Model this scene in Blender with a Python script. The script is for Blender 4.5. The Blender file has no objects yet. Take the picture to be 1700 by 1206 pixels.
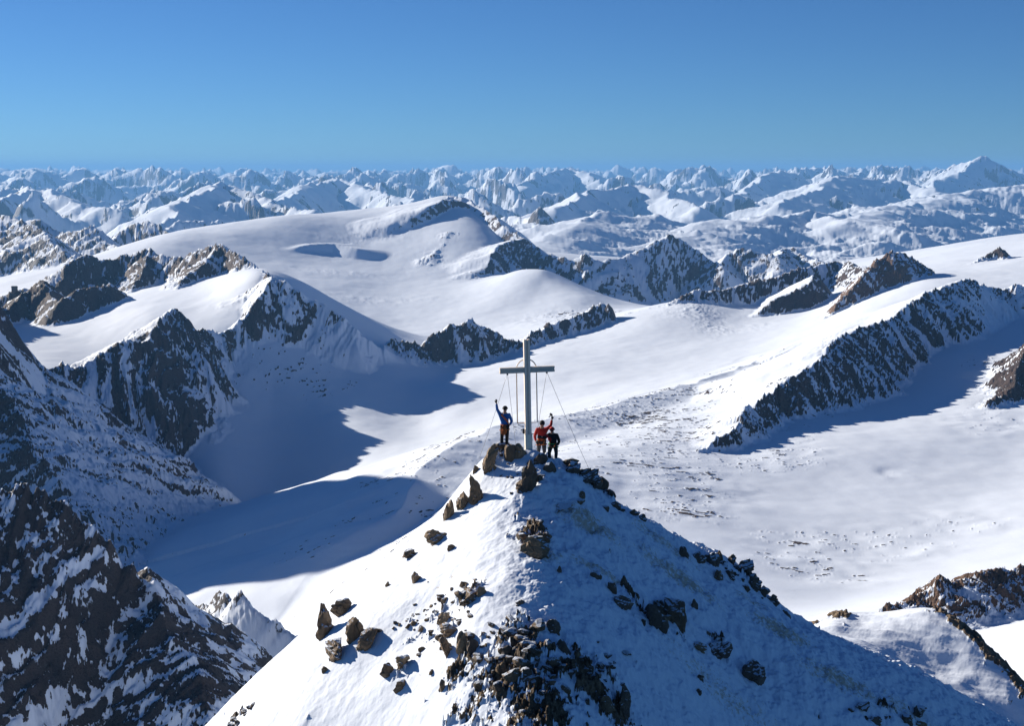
import bpy, bmesh, math, random, os
import numpy as np
from mathutils import Vector, Matrix, Euler
C = bpy.context.scene.collection
R = math.radians
QF = 1.0          # mesh density, 1 in the finished scene

# ------------------------------------------------------------------ camera, sky, sun, exposure
PITCH, F = 7.75, 2361.0
SUN_AZ, SUN_EL = 37.0, 20.3                    # degrees behind the left-hand side, above the horizon
cam_d = bpy.data.cameras.new('camera'); cam = bpy.data.objects.new('camera', cam_d); C.objects.link(cam)
cam_d.lens = 50.0; cam_d.sensor_width = 36.0; cam_d.clip_start = 0.5; cam_d.clip_end = 400000
cam.location = (0, 0, 0); cam.rotation_euler = (R(90 - PITCH), 0, 0)
bpy.context.scene.camera = cam
S = bpy.context.scene
S.view_settings.view_transform = 'Standard'; S.view_settings.look = 'None'
S.view_settings.exposure = 0.70; S.view_settings.gamma = 1.0
wd = bpy.data.worlds.new('World'); S.world = wd; wd.use_nodes = True
wn = wd.node_tree.nodes; wl = wd.node_tree.links
bg = wn['Background']; sky = wn.new('ShaderNodeTexSky'); sky.sky_type = 'NISHITA'; sky.sun_disc = False
sdir = Vector((-math.cos(R(SUN_AZ)) * math.cos(R(SUN_EL)), math.sin(R(SUN_AZ)) * math.cos(R(SUN_EL)), math.sin(R(SUN_EL))))
sky.sun_elevation = R(SUN_EL); sky.sun_rotation = math.atan2(sdir.x, sdir.y)
sky.altitude = 3700; sky.air_density = 1.0; sky.dust_density = 1.0; sky.ozone_density = 3.0
tint = wn.new('ShaderNodeMix'); tint.data_type = 'RGBA'; tint.blend_type = 'MULTIPLY'; tint.inputs[0].default_value = 1.0
tint.inputs[7].default_value = (0.30, 0.515, 0.75, 1)   # the clear deep blue of high winter air
wl.new(sky.outputs['Color'], tint.inputs[6]); wl.new(tint.outputs[2], bg.inputs['Color']); bg.inputs['Strength'].default_value = 0.068
sun_d = bpy.data.lights.new('sun', 'SUN'); sun_d.energy = 5.0; sun_d.angle = R(0.5); sun_d.color = (1.0, 0.90, 0.77)
sun = bpy.data.objects.new('sun', sun_d); C.objects.link(sun)
sun.rotation_euler = sdir.to_track_quat('Z', 'Y').to_euler()
S.cycles.max_bounces = 5; S.cycles.diffuse_bounces = 1; S.cycles.volume_bounces = 0
S.cycles.use_denoising = True
HAZE_D, HAZE_C = 3.3e-5, (0.21, 0.52, 1.0, 1)

# ------------------------------------------------------------------ numpy helpers
ca, sa = math.cos(R(PITCH)), math.sin(R(PITCH))
def W(u, v, D):
    """ground point seen at (u, v) of the 1700 px wide photograph and D metres away"""
    x = (u - 850.0) / F; y = (603.0 - v) / F
    k = D / (ca + y * sa)
    return (x * k, D, (-sa + y * ca) * k)
_rs = np.random.RandomState(7)
_P = _rs.permutation(256); _P = np.concatenate([_P, _P, _P])
_GA = _rs.rand(256) * 2 * np.pi; _GX = np.cos(_GA).astype(np.float32); _GY = np.sin(_GA).astype(np.float32)
_HV = _rs.rand(256, 4).astype(np.float32)
def pn(x, y, seed=0):
    xi = np.floor(x).astype(np.int64); yi = np.floor(y).astype(np.int64)
    fx = (x - xi).astype(np.float32); fy = (y - yi).astype(np.float32)
    xi = (xi + seed * 37) & 255; yi = (yi + seed * 91) & 255
    u = fx * fx * fx * (fx * (fx * 6 - 15) + 10); v = fy * fy * fy * (fy * (fy * 6 - 15) + 10)
    h00 = _P[_P[xi] + yi]; h10 = _P[_P[xi + 1] + yi]; h01 = _P[_P[xi] + yi + 1]; h11 = _P[_P[xi + 1] + yi + 1]
    a = _GX[h00] * fx + _GY[h00] * fy; b = _GX[h10] * (fx - 1) + _GY[h10] * fy
    c = _GX[h01] * fx + _GY[h01] * (fy - 1); d = _GX[h11] * (fx - 1) + _GY[h11] * (fy - 1)
    return (a + u * (b - a) + v * ((c + u * (d - c)) - (a + u * (b - a)))) * 1.5
def fbm(x, y, lam, octs, seed=0, gain=0.5):
    o = np.zeros(np.shape(x), np.float32); a = 1.0
    for i in range(octs):
        o += a * pn(x / lam, y / lam, seed + i); lam /= 2.03; a *= gain
    return o
def ridged(x, y, lam, octs, seed=0, gain=0.5, sharp=2.0):
    o = np.zeros(np.shape(x), np.float32); a = 1.0; w = 1.0; t = 0
    for i in range(octs):
        n = np.clip(1 - np.abs(pn(x / lam, y / lam, seed + i)), 0, 1) ** sharp
        o += a * n * w; t += a; w = np.clip(n * 1.6, 0, 1); lam /= 2.07; a *= gain
    return o / t
def cells(x, y, lam, seed=0, tilt=0.6):
    """blocky facets: height of the tilted plane of the nearest cell, about -1..1"""
    gx = np.floor(x / lam).astype(np.int64); gy = np.floor(y / lam).astype(np.int64)
    best = np.full(np.shape(x), 1e9, np.float32); out = np.zeros(np.shape(x), np.float32)
    for i in (-1, 0, 1):
        for j in (-1, 0, 1):
            cx, cy = gx + i, gy + j
            h = _P[_P[(cx + seed * 13) & 255] + ((cy + seed * 29) & 255)]
            dx = (x / lam - cx - _HV[h, 0]).astype(np.float32); dy = (y / lam - cy - _HV[h, 1]).astype(np.float32)
            d = dx * dx + dy * dy; m = d < best
            val = (_HV[h, 2] * 2 - 1) * 0.6 + tilt * (dx * (_HV[h, 3] * 2 - 1) * 2 + dy * (_HV[(h + 77) & 255, 2] * 2 - 1) * 2)
            out = np.where(m, val, out); best = np.where(m, d, best)
    return out
def sstep(a, b, x):
    t = np.clip((x - a) / (b - a), 0, 1); return t * t * (3 - 2 * t)
def tps_fit(P, z, lam=0.0):
    P = np.asarray(P, float); z = np.asarray(z, float); n = len(P)
    d = np.linalg.norm(P[:, None] - P[None], axis=2); K = np.where(d > 0, d * d * np.log(d + 1e-12), 0) + lam * np.eye(n)
    A = np.zeros((n + 3, n + 3)); A[:n, :n] = K; A[:n, n] = 1; A[:n, n + 1:] = P; A[n, :n] = 1; A[n + 1:, :n] = P.T
    return P, np.linalg.solve(A, np.concatenate([z, [0, 0, 0]]))
def tps(fit, x, y):
    P, w = fit; n = len(P); o = w[n] + w[n + 1] * x + w[n + 2] * y
    for i in range(n):
        d2 = (x - P[i, 0]) ** 2 + (y - P[i, 1]) ** 2 + 1e-12
        o = o + w[i] * 0.5 * d2 * np.log(d2)
    return o

def grid_mesh(name, X, Y, Z, attrs, mat, keep=None, smooth=True):
    """rows x cols grid to one mesh object; keep = bool per quad"""
    r, c = X.shape
    idx = np.arange(r * c).reshape(r, c)
    q = np.stack([idx[:-1, :-1], idx[:-1, 1:], idx[1:, 1:], idx[1:, :-1]], -1).reshape(-1, 4)
    if keep is not None: q = q[keep.reshape(-1)]
    used = np.zeros(r * c, bool); used[q.reshape(-1)] = True
    remap = np.cumsum(used) - 1; q = remap[q]
    co = np.stack([X, Y, Z], -1).reshape(-1, 3)[used].astype(np.float32)
    me = bpy.data.meshes.new(name)
    me.vertices.add(len(co)); me.vertices.foreach_set('co', co.reshape(-1))
    me.loops.add(len(q) * 4); me.loops.foreach_set('vertex_index', q.reshape(-1).astype(np.int32))
    me.polygons.add(len(q)); me.polygons.foreach_set('loop_start', np.arange(0, len(q) * 4, 4, dtype=np.int32))
    me.polygons.foreach_set('loop_total', np.full(len(q), 4, np.int32))
    me.polygons.foreach_set('use_smooth', np.full(len(q), smooth))
    for k, a in attrs.items():
        at = me.attributes.new(k, 'FLOAT', 'POINT'); at.data.foreach_set('value', a.reshape(-1)[used].astype(np.float32))
    me.update(); me.validate()
    me.materials.append(mat)
    o = bpy.data.objects.new(name, me); C.objects.link(o)
    return o

# ------------------------------------------------------------------ materials
def newmat(name):
    m = bpy.data.materials.new(name); m.use_nodes = True
    nt = m.node_tree; return m, nt, nt.nodes['Principled BSDF']
def nd(nt, t, **k):
    n = nt.nodes.new(t)
    for a, b in k.items(): setattr(n, a, b)
    return n
def mathn(nt, op, a, b=None, c=None, clamp=False):
    n = nd(nt, 'ShaderNodeMath', operation=op); n.use_clamp = clamp
    for i, s in enumerate((a, b, c)):
        if s is None: continue
        if isinstance(s, (int, float)): n.inputs[i].default_value = s
        else: nt.links.new(s, n.inputs[i])
    return n.outputs[0]
def mixc(nt, f, a, b):
    n = nd(nt, 'ShaderNodeMix', data_type='RGBA')
    for i, s in ((0, f), (6, a), (7, b)):
        if isinstance(s, (int, float)): n.inputs[i].default_value = s
        elif isinstance(s, tuple): n.inputs[i].default_value = (*s, 1)
        else: nt.links.new(s, n.inputs[i])
    return n.outputs[2]
def noise(nt, vec, scale, detail=4, rough=0.55, dist=0.0):
    n = nd(nt, 'ShaderNodeTexNoise'); n.inputs['Scale'].default_value = scale; n.inputs['Detail'].default_value = detail
    n.inputs['Roughness'].default_value = rough; n.inputs['Distortion'].default_value = dist
    if vec is not None: nt.links.new(vec, n.inputs['Vector'])
    return n.outputs['Fac']
SNOW = (0.72, 0.80, 0.92)
def terrain_mat(name, sc, rock_a, rock_b, rock_c, edge=0.10, nb=0.35, snow_bump=0.25, rock_bump=0.9, bump_d=1.0, wind=(1, 1, 1), stain=None):
    """snow and rock; sc = finest noise wavelength in metres. The 'rock' attribute says where rock is bare."""
    m, nt, b = newmat(name)
    geo = nd(nt, 'ShaderNodeNewGeometry'); pos = geo.outputs['Position']
    at = nd(nt, 'ShaderNodeAttribute', attribute_name='rock').outputs['Fac']
    n1 = noise(nt, pos, 1 / (sc * 8), 7, 0.62); n2 = noise(nt, pos, 1 / (sc * 40), 6, 0.6)
    f = mathn(nt, 'ADD', at, mathn(nt, 'MULTIPLY', mathn(nt, 'SUBTRACT', n1, 0.5), nb * 2))
    mr = nd(nt, 'ShaderNodeMapRange', interpolation_type='SMOOTHSTEP'); nt.links.new(f, mr.inputs[0])
    mr.inputs[1].default_value = 0.5 - edge; mr.inputs[2].default_value = 0.5 + edge
    fac = mr.outputs[0]
    nv = noise(nt, pos, 1 / (sc * 3), 6, 0.7)
    rc = mixc(nt, mathn(nt, 'MULTIPLY', mathn(nt, 'SUBTRACT', n2, 0.35), 3.0, clamp=True), rock_a, rock_b)
    rc = mixc(nt, mathn(nt, 'MULTIPLY', mathn(nt, 'SUBTRACT', nv, 0.5), 4.0, clamp=True), rc, rock_c)
    if stain:
        tn = nd(nt, 'ShaderNodeAttribute', attribute_name='tone').outputs['Fac']
        rc = mixc(nt, mathn(nt, 'MULTIPLY', mathn(nt, 'ADD', tn, mathn(nt, 'MULTIPLY', mathn(nt, 'SUBTRACT', n1, 0.5), 1.0)), .8, clamp=True), rc, tuple(c * .32 for c in rock_b))
    sn = mixc(nt, n2, SNOW, (0.76, 0.83, 0.93))
    if stain:
        st = nd(nt, 'ShaderNodeAttribute', attribute_name='stain').outputs['Fac']
        ns = noise(nt, pos, 1 / (sc * 5), 8, 0.75, 0.4)
        k = mathn(nt, 'MULTIPLY', mathn(nt, 'SUBTRACT', mathn(nt, 'ADD', ns, mathn(nt, 'MULTIPLY', st, 0.35)), 0.70), 7.0, clamp=True)
        sn = mixc(nt, mathn(nt, 'MULTIPLY', k, 0.8), sn, stain)
    nt.links.new(mixc(nt, fac, sn, rc), b.inputs['Base Color'])
    b.inputs['Roughness'].default_value = 0.75; b.inputs['Specular IOR Level'].default_value = 0.25
    mp = nd(nt, 'ShaderNodeMapping'); nt.links.new(pos, mp.inputs[0]); mp.inputs['Scale'].default_value = wind
    s1 = noise(nt, mp.outputs[0], 1 / (sc * 11), 10, 0.72, 0.6)
    bh = mathn(nt, 'ADD', mathn(nt, 'MULTIPLY', s1, snow_bump), mathn(nt, 'MULTIPLY', mathn(nt, 'MULTIPLY', nv, rock_bump), fac))
    bp = nd(nt, 'ShaderNodeBump'); bp.inputs['Distance'].default_value = bump_d * sc * 4; bp.inputs['Strength'].default_value = 1.0
    nt.links.new(bh, bp.inputs['Height']); nt.links.new(bp.outputs[0], b.inputs['Normal'])
    return m
M_far = terrain_mat('far_snow_rock', 12.0, (0.075, 0.07, 0.075), (0.12, 0.10, 0.09), (0.045, 0.045, 0.05), nb=0.35, snow_bump=0.06, rock_bump=0.4)
M_mid = terrain_mat('mid_snow_rock', 1.6, (0.062, 0.046, 0.044), (0.105, 0.068, 0.055), (0.028, 0.026, 0.028), nb=0.58, snow_bump=0.05, rock_bump=0.9, edge=.06)
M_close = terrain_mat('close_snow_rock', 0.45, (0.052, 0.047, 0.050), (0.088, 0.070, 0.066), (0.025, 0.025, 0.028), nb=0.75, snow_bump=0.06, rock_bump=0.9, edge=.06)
M_brown = terrain_mat('brown_snow_rock', 1.2, (0.16, 0.095, 0.065), (0.22, 0.14, 0.09), (0.06, 0.045, 0.04), nb=0.40, snow_bump=0.05, rock_bump=0.9, edge=.06)
M_near = terrain_mat('near_snow_rock', 0.035, (0.18, 0.138, 0.098), (0.29, 0.21, 0.135), (0.07, 0.058, 0.048), nb=0.5, snow_bump=0.13, rock_bump=1.0, edge=.05,
                     wind=(0.6, 1.0, 1.0), stain=(0.42, 0.33, 0.2))

# ------------------------------------------------------------------ the wide terrain (metres; camera hovers above the summit)
base_uv = [
 # dome glacier
 (760,326,5600),(690,334,5600),(600,346,5500),(500,361,5300),(380,379,5000),(300,396,4800),(330,430,4500),(500,440,4600),(620,400,5000),
 (700,400,4950),(700,440,4650),(800,460,4450),(600,480,4250),(760,490,4100),(900,474,4050),(965,492,3900),(620,545,3600),(700,555,3450),(850,530,3650),
 (540,500,4000),(1000,515,3700),(820,400,4900),(862,450,4330),(900,454,4150),(880,472,4600),(910,478,4560),
 (1000,500,4450),(1100,512,4400),(1150,505,4500),(950,484,4480),(1050,505,4420),
 (880,440,5600),(950,455,5700),(1050,455,5700),(1120,445,5800),(1180,470,5500),
 (1200,440,6000),(1320,430,5800),(1000,400,8000),(1450,420,6600),(1600,400,6800),(1690,400,6800),(1300,400,7500),
 # centre glacier
 (1000,562,2850),(900,600,2600),(1100,560,2800),(1200,535,2950),(1350,515,3000),(1250,580,2550),(1100,610,2450),(950,640,2350),(800,640,2450),
 (740,622,2620),(740,655,2400),(700,700,2300),(800,690,2250),(1060,530,3000),(1150,512,3050),(1290,540,2850),(1420,480,3100),
 # shoulder behind the summit
 (900,800,1200),(800,800,1300),(1000,765,1350),(750,840,1200),(1100,850,1150),(1000,820,1200),
 # right glacier
 (1200,880,1100),(1300,900,1080),(1300,960,950),(1400,1000,880),(1200,800,1320),(1400,800,1350),(1600,820,1300),(1600,900,1100),
 (1690,750,1520),(1600,700,1680),(1500,740,1520),(1600,620,1980),(1640,560,2220),(1700,520,2350),(1500,640,1950),(1480,690,1750),(1400,745,1500),
 (1690,860,1180),(1650,480,2600),(1600,450,3000),(1690,432,3100),(1540,462,2850),(1500,500,2600),(1450,525,2480),(1400,565,2300),(1330,590,2250),
 (1250,645,1950),(1180,700,1700),(1120,720,1600),(1440,1020,760),(1560,1065,600),(1690,1080,520),(1680,1130,420),
 # shaded valley
 (450,650,2415),(560,620,2500),(450,750,2230),(450,800,2130),(400,900,1850),(500,880,1900),(600,820,1850),(650,700,2300),(550,700,2280),
 (350,800,2100),(250,850,2050),(240,760,2215),(300,900,1900),(640,600,2600),(170,700,2080),(130,650,2150),(300,720,2260),(600,740,2150),
 # bright bank below the summit, to the left
 (400,955,1650),(500,940,1500),(640,900,1380),(300,950,1780),(450,1000,1300),(520,1000,1120),(480,1060,960),(700,870,1280),(560,930,1400),
 # basin upper left
 (60,560,2700),(150,565,2650),(250,520,2720),(350,490,2800),(430,462,2750),(120,515,3000),(200,500,2950),(20,540,2900),(20,500,3500),(0,470,3900),
 (290,495,2850),(0,600,2400),(50,450,4600),(150,425,4900),(220,430,4300)]
base_xyz = [W(*p) for p in base_uv]
base_xyz += [(a * D, D, z) for a, D, z in [(-.36,60,-60),(0,60,-60),(.36,60,-60),(-.36,150,-190),(0,150,-110),(.36,150,-90),(-.38,350,-330),(-.38,650,-450),(-.2,650,-400),
 (-.1,400,-220),(.1,400,-190),(.25,300,-150),(-.3,1100,-500),(-.38,1400,-560),(-.2,1350,-500),
 (-.35,6500,-700),(-.1,7200,-700),(.05,7200,-620),(.2,8000,-600),(.38,8000,-560)]]
bp_ = np.array(base_xyz)
bfit = tps_fit(np.stack([bp_[:, 0] / bp_[:, 1] * 2.2, np.log(bp_[:, 1])], 1), bp_[:, 2] / bp_[:, 1], 1e-4)

# ridges: crest points, far-side slope, near-side slope, crest jag (m), rib height (m), rib spacing (m), rock far, rock near
RIDGES = [
 ('snow_dome', [(496,411,4780),(520,405,4830),(556,404,4860),(592,412,4820)], .06, .60, .5, .8, 90, 0, 0),
 ('added_shadow_ridge', [('x',-1500,3300,-150),('x',-1300,3050,-120),('x',-1190,2850,-200)], 1.2, 1.2, 10, 24, 70, .7, .9),  # ridge added left of the view to shade the basin's left edge
 ('added_shadow_ridge', [('x',-1110,2520,-150),('x',-1090,2430,-55),('x',-1060,2340,-60),('x',-1010,2240,-20),('x',-945,2140,10),('x',-900,2060,35),('x',-885,1985,75),('x',-885,1925,75),('x',-878,1860,60),('x',-860,1790,15),('x',-840,1710,-60),('x',-820,1600,-190)], 1.7, 1.9, 3, 8, 60, .7, .9),  # unseen ridge added on the left, crest shaped to cast the valley shadow
 ('rock_massif', [(-60,585,2150),(0,590,2150),(60,600,2200),(85,610,2210),(100,604,2220),(140,609,2250),(205,560,2300),(240,566,2320),(268,525,2400),(298,512,2450),(325,548,2480),(370,552,2520),
   (400,530,2560),(430,490,2600),(457,455,2650),(480,470,2640),(540,512,2620),(600,553,2600),(650,580,2620)], .55, 1.0, 9, 26, 70, .5, .80),
 ('back_massif', [(-40,505,3300),(30,480,3300),(60,468,3300),(85,455,3250),(110,440,3250),(150,419,3300),(175,432,3320),(200,425,3350),(225,418,3350),(250,411,3350),(270,425,3300),(310,428,3250),
   (335,411,3200),(370,404,3150),(400,430,3050),(425,450,2950),(455,458,2700)], .8, 1.15, 8, 22, 60, .6, .80),
 ('back_massif', [(250,413,3350),(232,450,3220),(205,490,3080),(182,520,3000)], .9, .75, 6, 14, 50, .9, .85),
 ('back_massif', [(370,406,3150),(335,440,3060),(300,465,2980),(285,485,2930)], .9, .6, 6, 14, 50, .9, .8),
 ('back_massif', [(20,505,2950),(45,478,3000),(65,462,3000),(85,488,2950),(100,502,2900)], .8, .9, 6, 10, 40, .9, 1),
 ('back_massif', [(105,503,2880),(130,480,2920),(160,476,2950),(185,470,2960)], .8, .9, 6, 10, 40, .9, 1),
 ('rock_spur', [(50,598,2080),(75,630,2000),(100,690,1950),(135,735,1910),(170,780,1870),(190,820,1840),(215,890,1780)], .75, .85, 8, 18, 60, .6, .82),
 ('rock_spur', [(-120,560,1900),(-40,600,1850),(0,640,1800),(40,720,1700),(90,800,1600),(140,880,1500)], .6, .8, 8, 18, 60, .6, .8),
 ('near_rock_face', [(-260,770,686.4),(-150,800,687.9),(0,813,690.0),(60,825,690.8),(110,842,691.5),(150,872,692.1),(185,905,692.6),(210,935,692.9),(236,944,693.3),(278,1000,693.9),(322,1062,694.5),(370,1112,695.2),(408,1160,695.7),(440,1240,696.2)],
   1.3, 1.0, 5, 15, 34, .52, .56),
 ('near_rock_face', [(240,944,693),(262,990,680),(300,1050,658),(330,1120,630),(360,1206,600)], .9, .9, 5, 10, 28, .5, .56),
 ('shaded_peak', [(285,1010,1000),(320,1010,980),(345,994,970),(375,984,960),(405,983,950),(440,1015,930),(500,1072,900),(540,1115,880)], 1.2, .8, 5, 5, 35, .7, .72),
 ('middle_ridge', [(640,580,2650),(660,564,2700),(700,572,2750),(730,548,2780),(757,539,2800),(785,531,2820),(805,544,2830),(840,563,2850),(870,568,2850),(885,552,2900),(920,538,2950),(960,522,3000),
   (1000,504,3050),(1012,502,3050),(1028,528,3050)], .7, .85, 8, 20, 50, .6, .82),
 ('right_rocks', [(1040,520,3100),(1080,515,3100),(1110,502,3100),(1160,480,3150),(1200,482,3200),(1245,466,3250),(1290,458,3250),(1330,445,3300),(1370,437,3350),(1400,433,3400),(1440,445,3200)], .7, .8, 6, 10, 40, .8, .86),
 ('right_rocks', [(1262,514,3000),(1290,494,3020),(1320,482,3050),(1342,468,3100),(1350,458,3150)], .5, .9, 5, 8, 40, .4, 1.0),
 ('brown_peak', [(1325,575,2600),(1365,535,2700),(1395,503,2780),(1430,460,2850),(1455,432,2900),(1480,417,2930),(1505,424,2950),(1530,437,2980),(1550,466,2980)], .95, .6, 6, 12, 40, 1.0, 1.0),
 ('plateau_rocks', [(1610,438,3200),(1645,420,3250),(1660,409,3250),(1680,424,3250)], .8, .6, 5, 8, 30, 1.0, 1.0),
 ('right_spur', [(1165,762,1450),(1200,720,1500),(1240,682,1600),(1290,650,1700),(1340,610,1800),(1385,570,1900),(1400,556,1950),(1440,540,2050),(1490,525,2150),(1500,505,2200),(1530,490,2250),(1570,475,2300),
   (1605,463,2350),(1640,475,2380),(1660,480,2400),(1680,471,2400),(1760,480,2450)], .42, .95, 6, 16, 45, .30, .78),
 ('edge_rocks', [(1640,672,1740),(1670,650,1780),(1688,605,1850),(1730,560,1950),(1800,520,2000)], .8, .8, 6, 12, 35, 1, 1),
 ('low_brown_ridge', [(1430,1030,640),(1500,1000,640),(1520,985,650),(1550,968,650),(1570,962,660),(1600,962,660),(1640,948,680),(1690,943,700),(1790,940,700)], .8, .60, 3, 7, 18, .9, .90),
 ('shoulder', [(640,850,1330),(690,800,1400),(740,750,1500),(790,725,1560),(850,702,1650),(960,684,1780),(1080,657,1950),(1180,627,2100),(1300,580,2400)], .35, .12, .5, 2.0, 45, .30, .45),
 ('dome_ridge', [(716,345,5350),(724,330,5450),(745,326,5500),(775,330,5450),(800,345,5300),(830,368,5100),(860,385,4950),(885,405,4850),(910,418,4750),(940,430,4700),(965,420,4700),(1000,430,4700),(1030,428,4750),
   (1060,420,4800),(1085,405,4850),(1110,387,4900),(1130,394,4900),(1160,415,4850),(1185,430,4800),(1200,450,4700)], .8, .72, 9, 22, 110, .5, .74),
 ('dome_ridge', [(718,341,5200),(738,331,5300),(775,334,5380)], .2, 1.0, 4, 6, 60, .5, 1.0),
 ('dome_ridge', [(803,446,4500),(815,422,4600),(835,405,4720),(865,395,4850)], .25, .75, 6, 10, 60, .5, 1.0),
 ('dome_ridge', [(716,425,4720),(735,405,4850),(745,385,4950)], .3, .3, 5, 12, 50, .8, .9),
 ('outer_ridge', [(1160,470,5000),(1190,445,5200),(1215,418,5300),(1240,412,5300),(1290,425,5200),(1300,412,5500),(1318,410,5500),(1340,425,5400),(1390,440,5200)], .6, .6, 8, 22, 90, .5, .8),
 ('left_range', [(-140,330,5200),(0,356,5000),(40,362,4900),(70,385,4700),(95,405,4600),(130,430,4400)], .7, .7, 10, 30, 120, .6, .8),
 ('left_range', [(-40,380,6000),(30,368,5900),(62,363,5800),(100,388,5700),(150,373,5600),(175,398,5500),(215,430,5200)], .7, .7, 10, 30, 120, .6, .8),
 ('left_range', [(175,405,5800),(215,371,5900),(240,366,5900),(270,384,5800),(290,400,5600)], .7, .7, 10, 25, 100, .6, .8),
]
FAR = [  # far chains: crest points, slope
 ([(1480,345,19000),(1540,315,20000),(1585,290,21000),(1612,270,21800),(1630,257,22000),(1652,275,22300),(1700,297,22600),(1760,310,23000)], .60),
 ([(350,300,38000),(380,286,34000),(395,273,34000),(405,272,34000),(420,284,34000),(450,300,39000)], .7),
 ([(560,300,39000),(600,283,38000),(622,277,38000),(650,290,38000),(700,289,34000),(726,272,34000),(740,265,34000),(753,267,34000),(775,286,34000),(800,300,38000)], .8),
 ([(800,300,44000),(822,279,44000),(835,273,44000),(855,275,44000),(890,296,44000)], .9),
 ([(1290,338,13500),(1350,318,15500),(1405,290,17500),(1440,300,18000),(1490,300,18500),(1560,318,17000)], .42),
 ([(1190,350,15000),(1240,310,19000),(1295,282,22000),(1340,300,23000),(1400,310,23000)], .6),
 ([(900,345,12000),(980,320,13500),(1050,305,15000),(1110,325,14000),(1160,345,13000)], .6),
 ([(240,385,9500),(290,345,10500),(370,300,13500),(420,330,12500),(520,350,11000)], .65),
 ([(0,330,12500),(60,310,14000),(130,330,13000),(200,350,12000)], .65),
 ([(450,335,14500),(520,305,17000),(560,296,19000),(640,320,16500),(700,335,15000)], .65),
 ([(-60,290,34000),(0,281,34000),(50,274,34000),(80,280,34000),(140,292,35000)], .6),
 ([(860,310,21000),(905,285,24000),(950,279,26000),(1000,296,24000)], .6),
 ([(1400,372,9500),(1450,352,11000),(1500,340,12500),(1600,320,14000),(1720,305,15000)], .27),
 ([(1100,400,8200),(1200,372,9300),(1330,352,10500),(1420,365,9800)], .24),
 ([(900,400,7600),(960,372,8600),(1030,352,9600)], .26),
]
def PT(p): return p[1:] if p[0] == 'x' else W(*p)
def segdist(X, Y, pts, reach):
    """distance to a polyline, crest height, side (-1 far/left, +1 near/right), arc length; only where near"""
    P = np.array([PT(p) for p in pts]); s0 = 0.0
    bd = np.full(X.shape, 1e12, np.float32); h = np.zeros(X.shape, np.float32); side = np.zeros(X.shape, np.float32); s = np.zeros(X.shape, np.float32)
    for a, b in zip(P[:-1], P[1:]):
        ex, ey = b[0] - a[0], b[1] - a[1]; L = math.hypot(ex, ey)
        t = np.clip(((X - a[0]) * ex + (Y - a[1]) * ey) / (L * L), 0, 1)
        dx = X - a[0] - t * ex; dy = Y - a[1] - t * ey; d = np.hypot(dx, dy); m = d < bd
        bd = np.where(m, d, bd); h = np.where(m, a[2] + t * (b[2] - a[2]), h)
        side = np.where(m, (dx * ey - dy * ex) / (L * np.maximum(d, 1e-3)), side); s = np.where(m, s0 + t * L, s)
        s0 += L
    return bd, h, side, s

cols_in = int(1180 * QF)
a_in = np.linspace(-.40, .40, cols_in); a_l = -.40 - np.geomspace(.004, .5, int(60 * QF))[::-1]; a_r = .40 + np.geomspace(.004, .25, int(30 * QF))
A1 = np.concatenate([a_l, a_in, a_r])
def seg(a, b, k): return np.geomspace(a, b, max(2, int(math.log(b / a) / (k / QF))), endpoint=False)
Y1 = np.concatenate([seg(90, 450, .012), seg(450, 560, .004), seg(560, 770, .0014), seg(770, 1200, .0032), seg(1200, 3000, .0017), seg(3000, 5600, .0027), seg(5600, 30000, .0043), seg(30000, 80000, .008), [80000]])
AA, YY = np.meshgrid(A1, Y1); XX = AA * YY
ac = np.clip(AA, -.46, .46)
base = (tps(bfit, ac * 2.2, np.log(np.minimum(YY, 9000))) * YY).astype(np.float32)
far_w = sstep(5600, 8500, YY + 1200 * pn(XX / 3000, YY / 3000, 5))
# far alps: folded chains cut by valleys
wx = 900 * pn(XX / 6000, YY / 6000, 61); wy = 900 * pn(XX / 6000, YY / 6000, 62)
msk = YY > 4800
r0 = int(np.argmax(Y1 > 4800))
farz = np.zeros_like(base)
sx, sy = (XX + wx)[r0:], (YY + wy)[r0:]
rg = ridged(sx, sy, 3900, 9, 11, .46, 1.0)
lift = .0079 * np.minimum(YY[r0:], 60000) + sstep(8000, 30000, YY[r0:]) * 200 + 130 * pn(sx / 16000, sy / 16000, 91)
fz = -2870 + 2600 * rg + lift + 40 * ridged(sx, sy, 420, 5, 33, .55, 1.2)
# gentler snowfields on the right, nearer
soft = sstep(.02, .10, AA[r0:]) * (1 - sstep(9500, 14000, YY[r0:]))
hills = -720 + 300 * ridged(sx, sy, 2300, 9, 47, .56, 1.2) + 90 * fbm(sx, sy, 1500, 3, 52)
fz = fz * (1 - soft) + hills * soft
for pts, sl in FAR:
    Pp = np.array([PT(p) for p in pts]); reach = 2600
    y0, y1 = Pp[:, 1].min() - reach, Pp[:, 1].max() + reach
    i0 = max(int(np.searchsorted(Y1, y0)), r0); i1 = int(np.searchsorted(Y1, y1))
    c0 = int(np.searchsorted(A1, (Pp[:, 0] / Pp[:, 1]).min() - .12)); c1 = int(np.searchsorted(A1, (Pp[:, 0] / Pp[:, 1]).max() + .12))
    sl_ = (slice(i0, i1), slice(c0, c1)); X_, Y_ = XX[sl_], YY[sl_]
    bd, h, side, s = segdist(X_ + 160 * fbm(X_, Y_, 1100, 4, 71), Y_ + 160 * fbm(X_, Y_, 1100, 4, 72), pts, reach)
    jag = 30 * fbm(s, s * 0, 300, 4, 31, .6)
    z = h + Y_ ** 2 / 1.48e7 + jag - sl * bd * (1 - .25 * np.clip(bd / reach, 0, 1)) + np.clip(bd / 400, 0, 1) * (210 * (ridged(X_, Y_, 1300, 8, 74, .54, 1.2) - .55))
    k = (slice(i0 - r0, i1 - r0), slice(c0, c1)); fz[k] = np.maximum(fz[k], z)
farz[r0:] = fz - (YY[r0:] ** 2) / (2 * 7.4e6)
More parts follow.
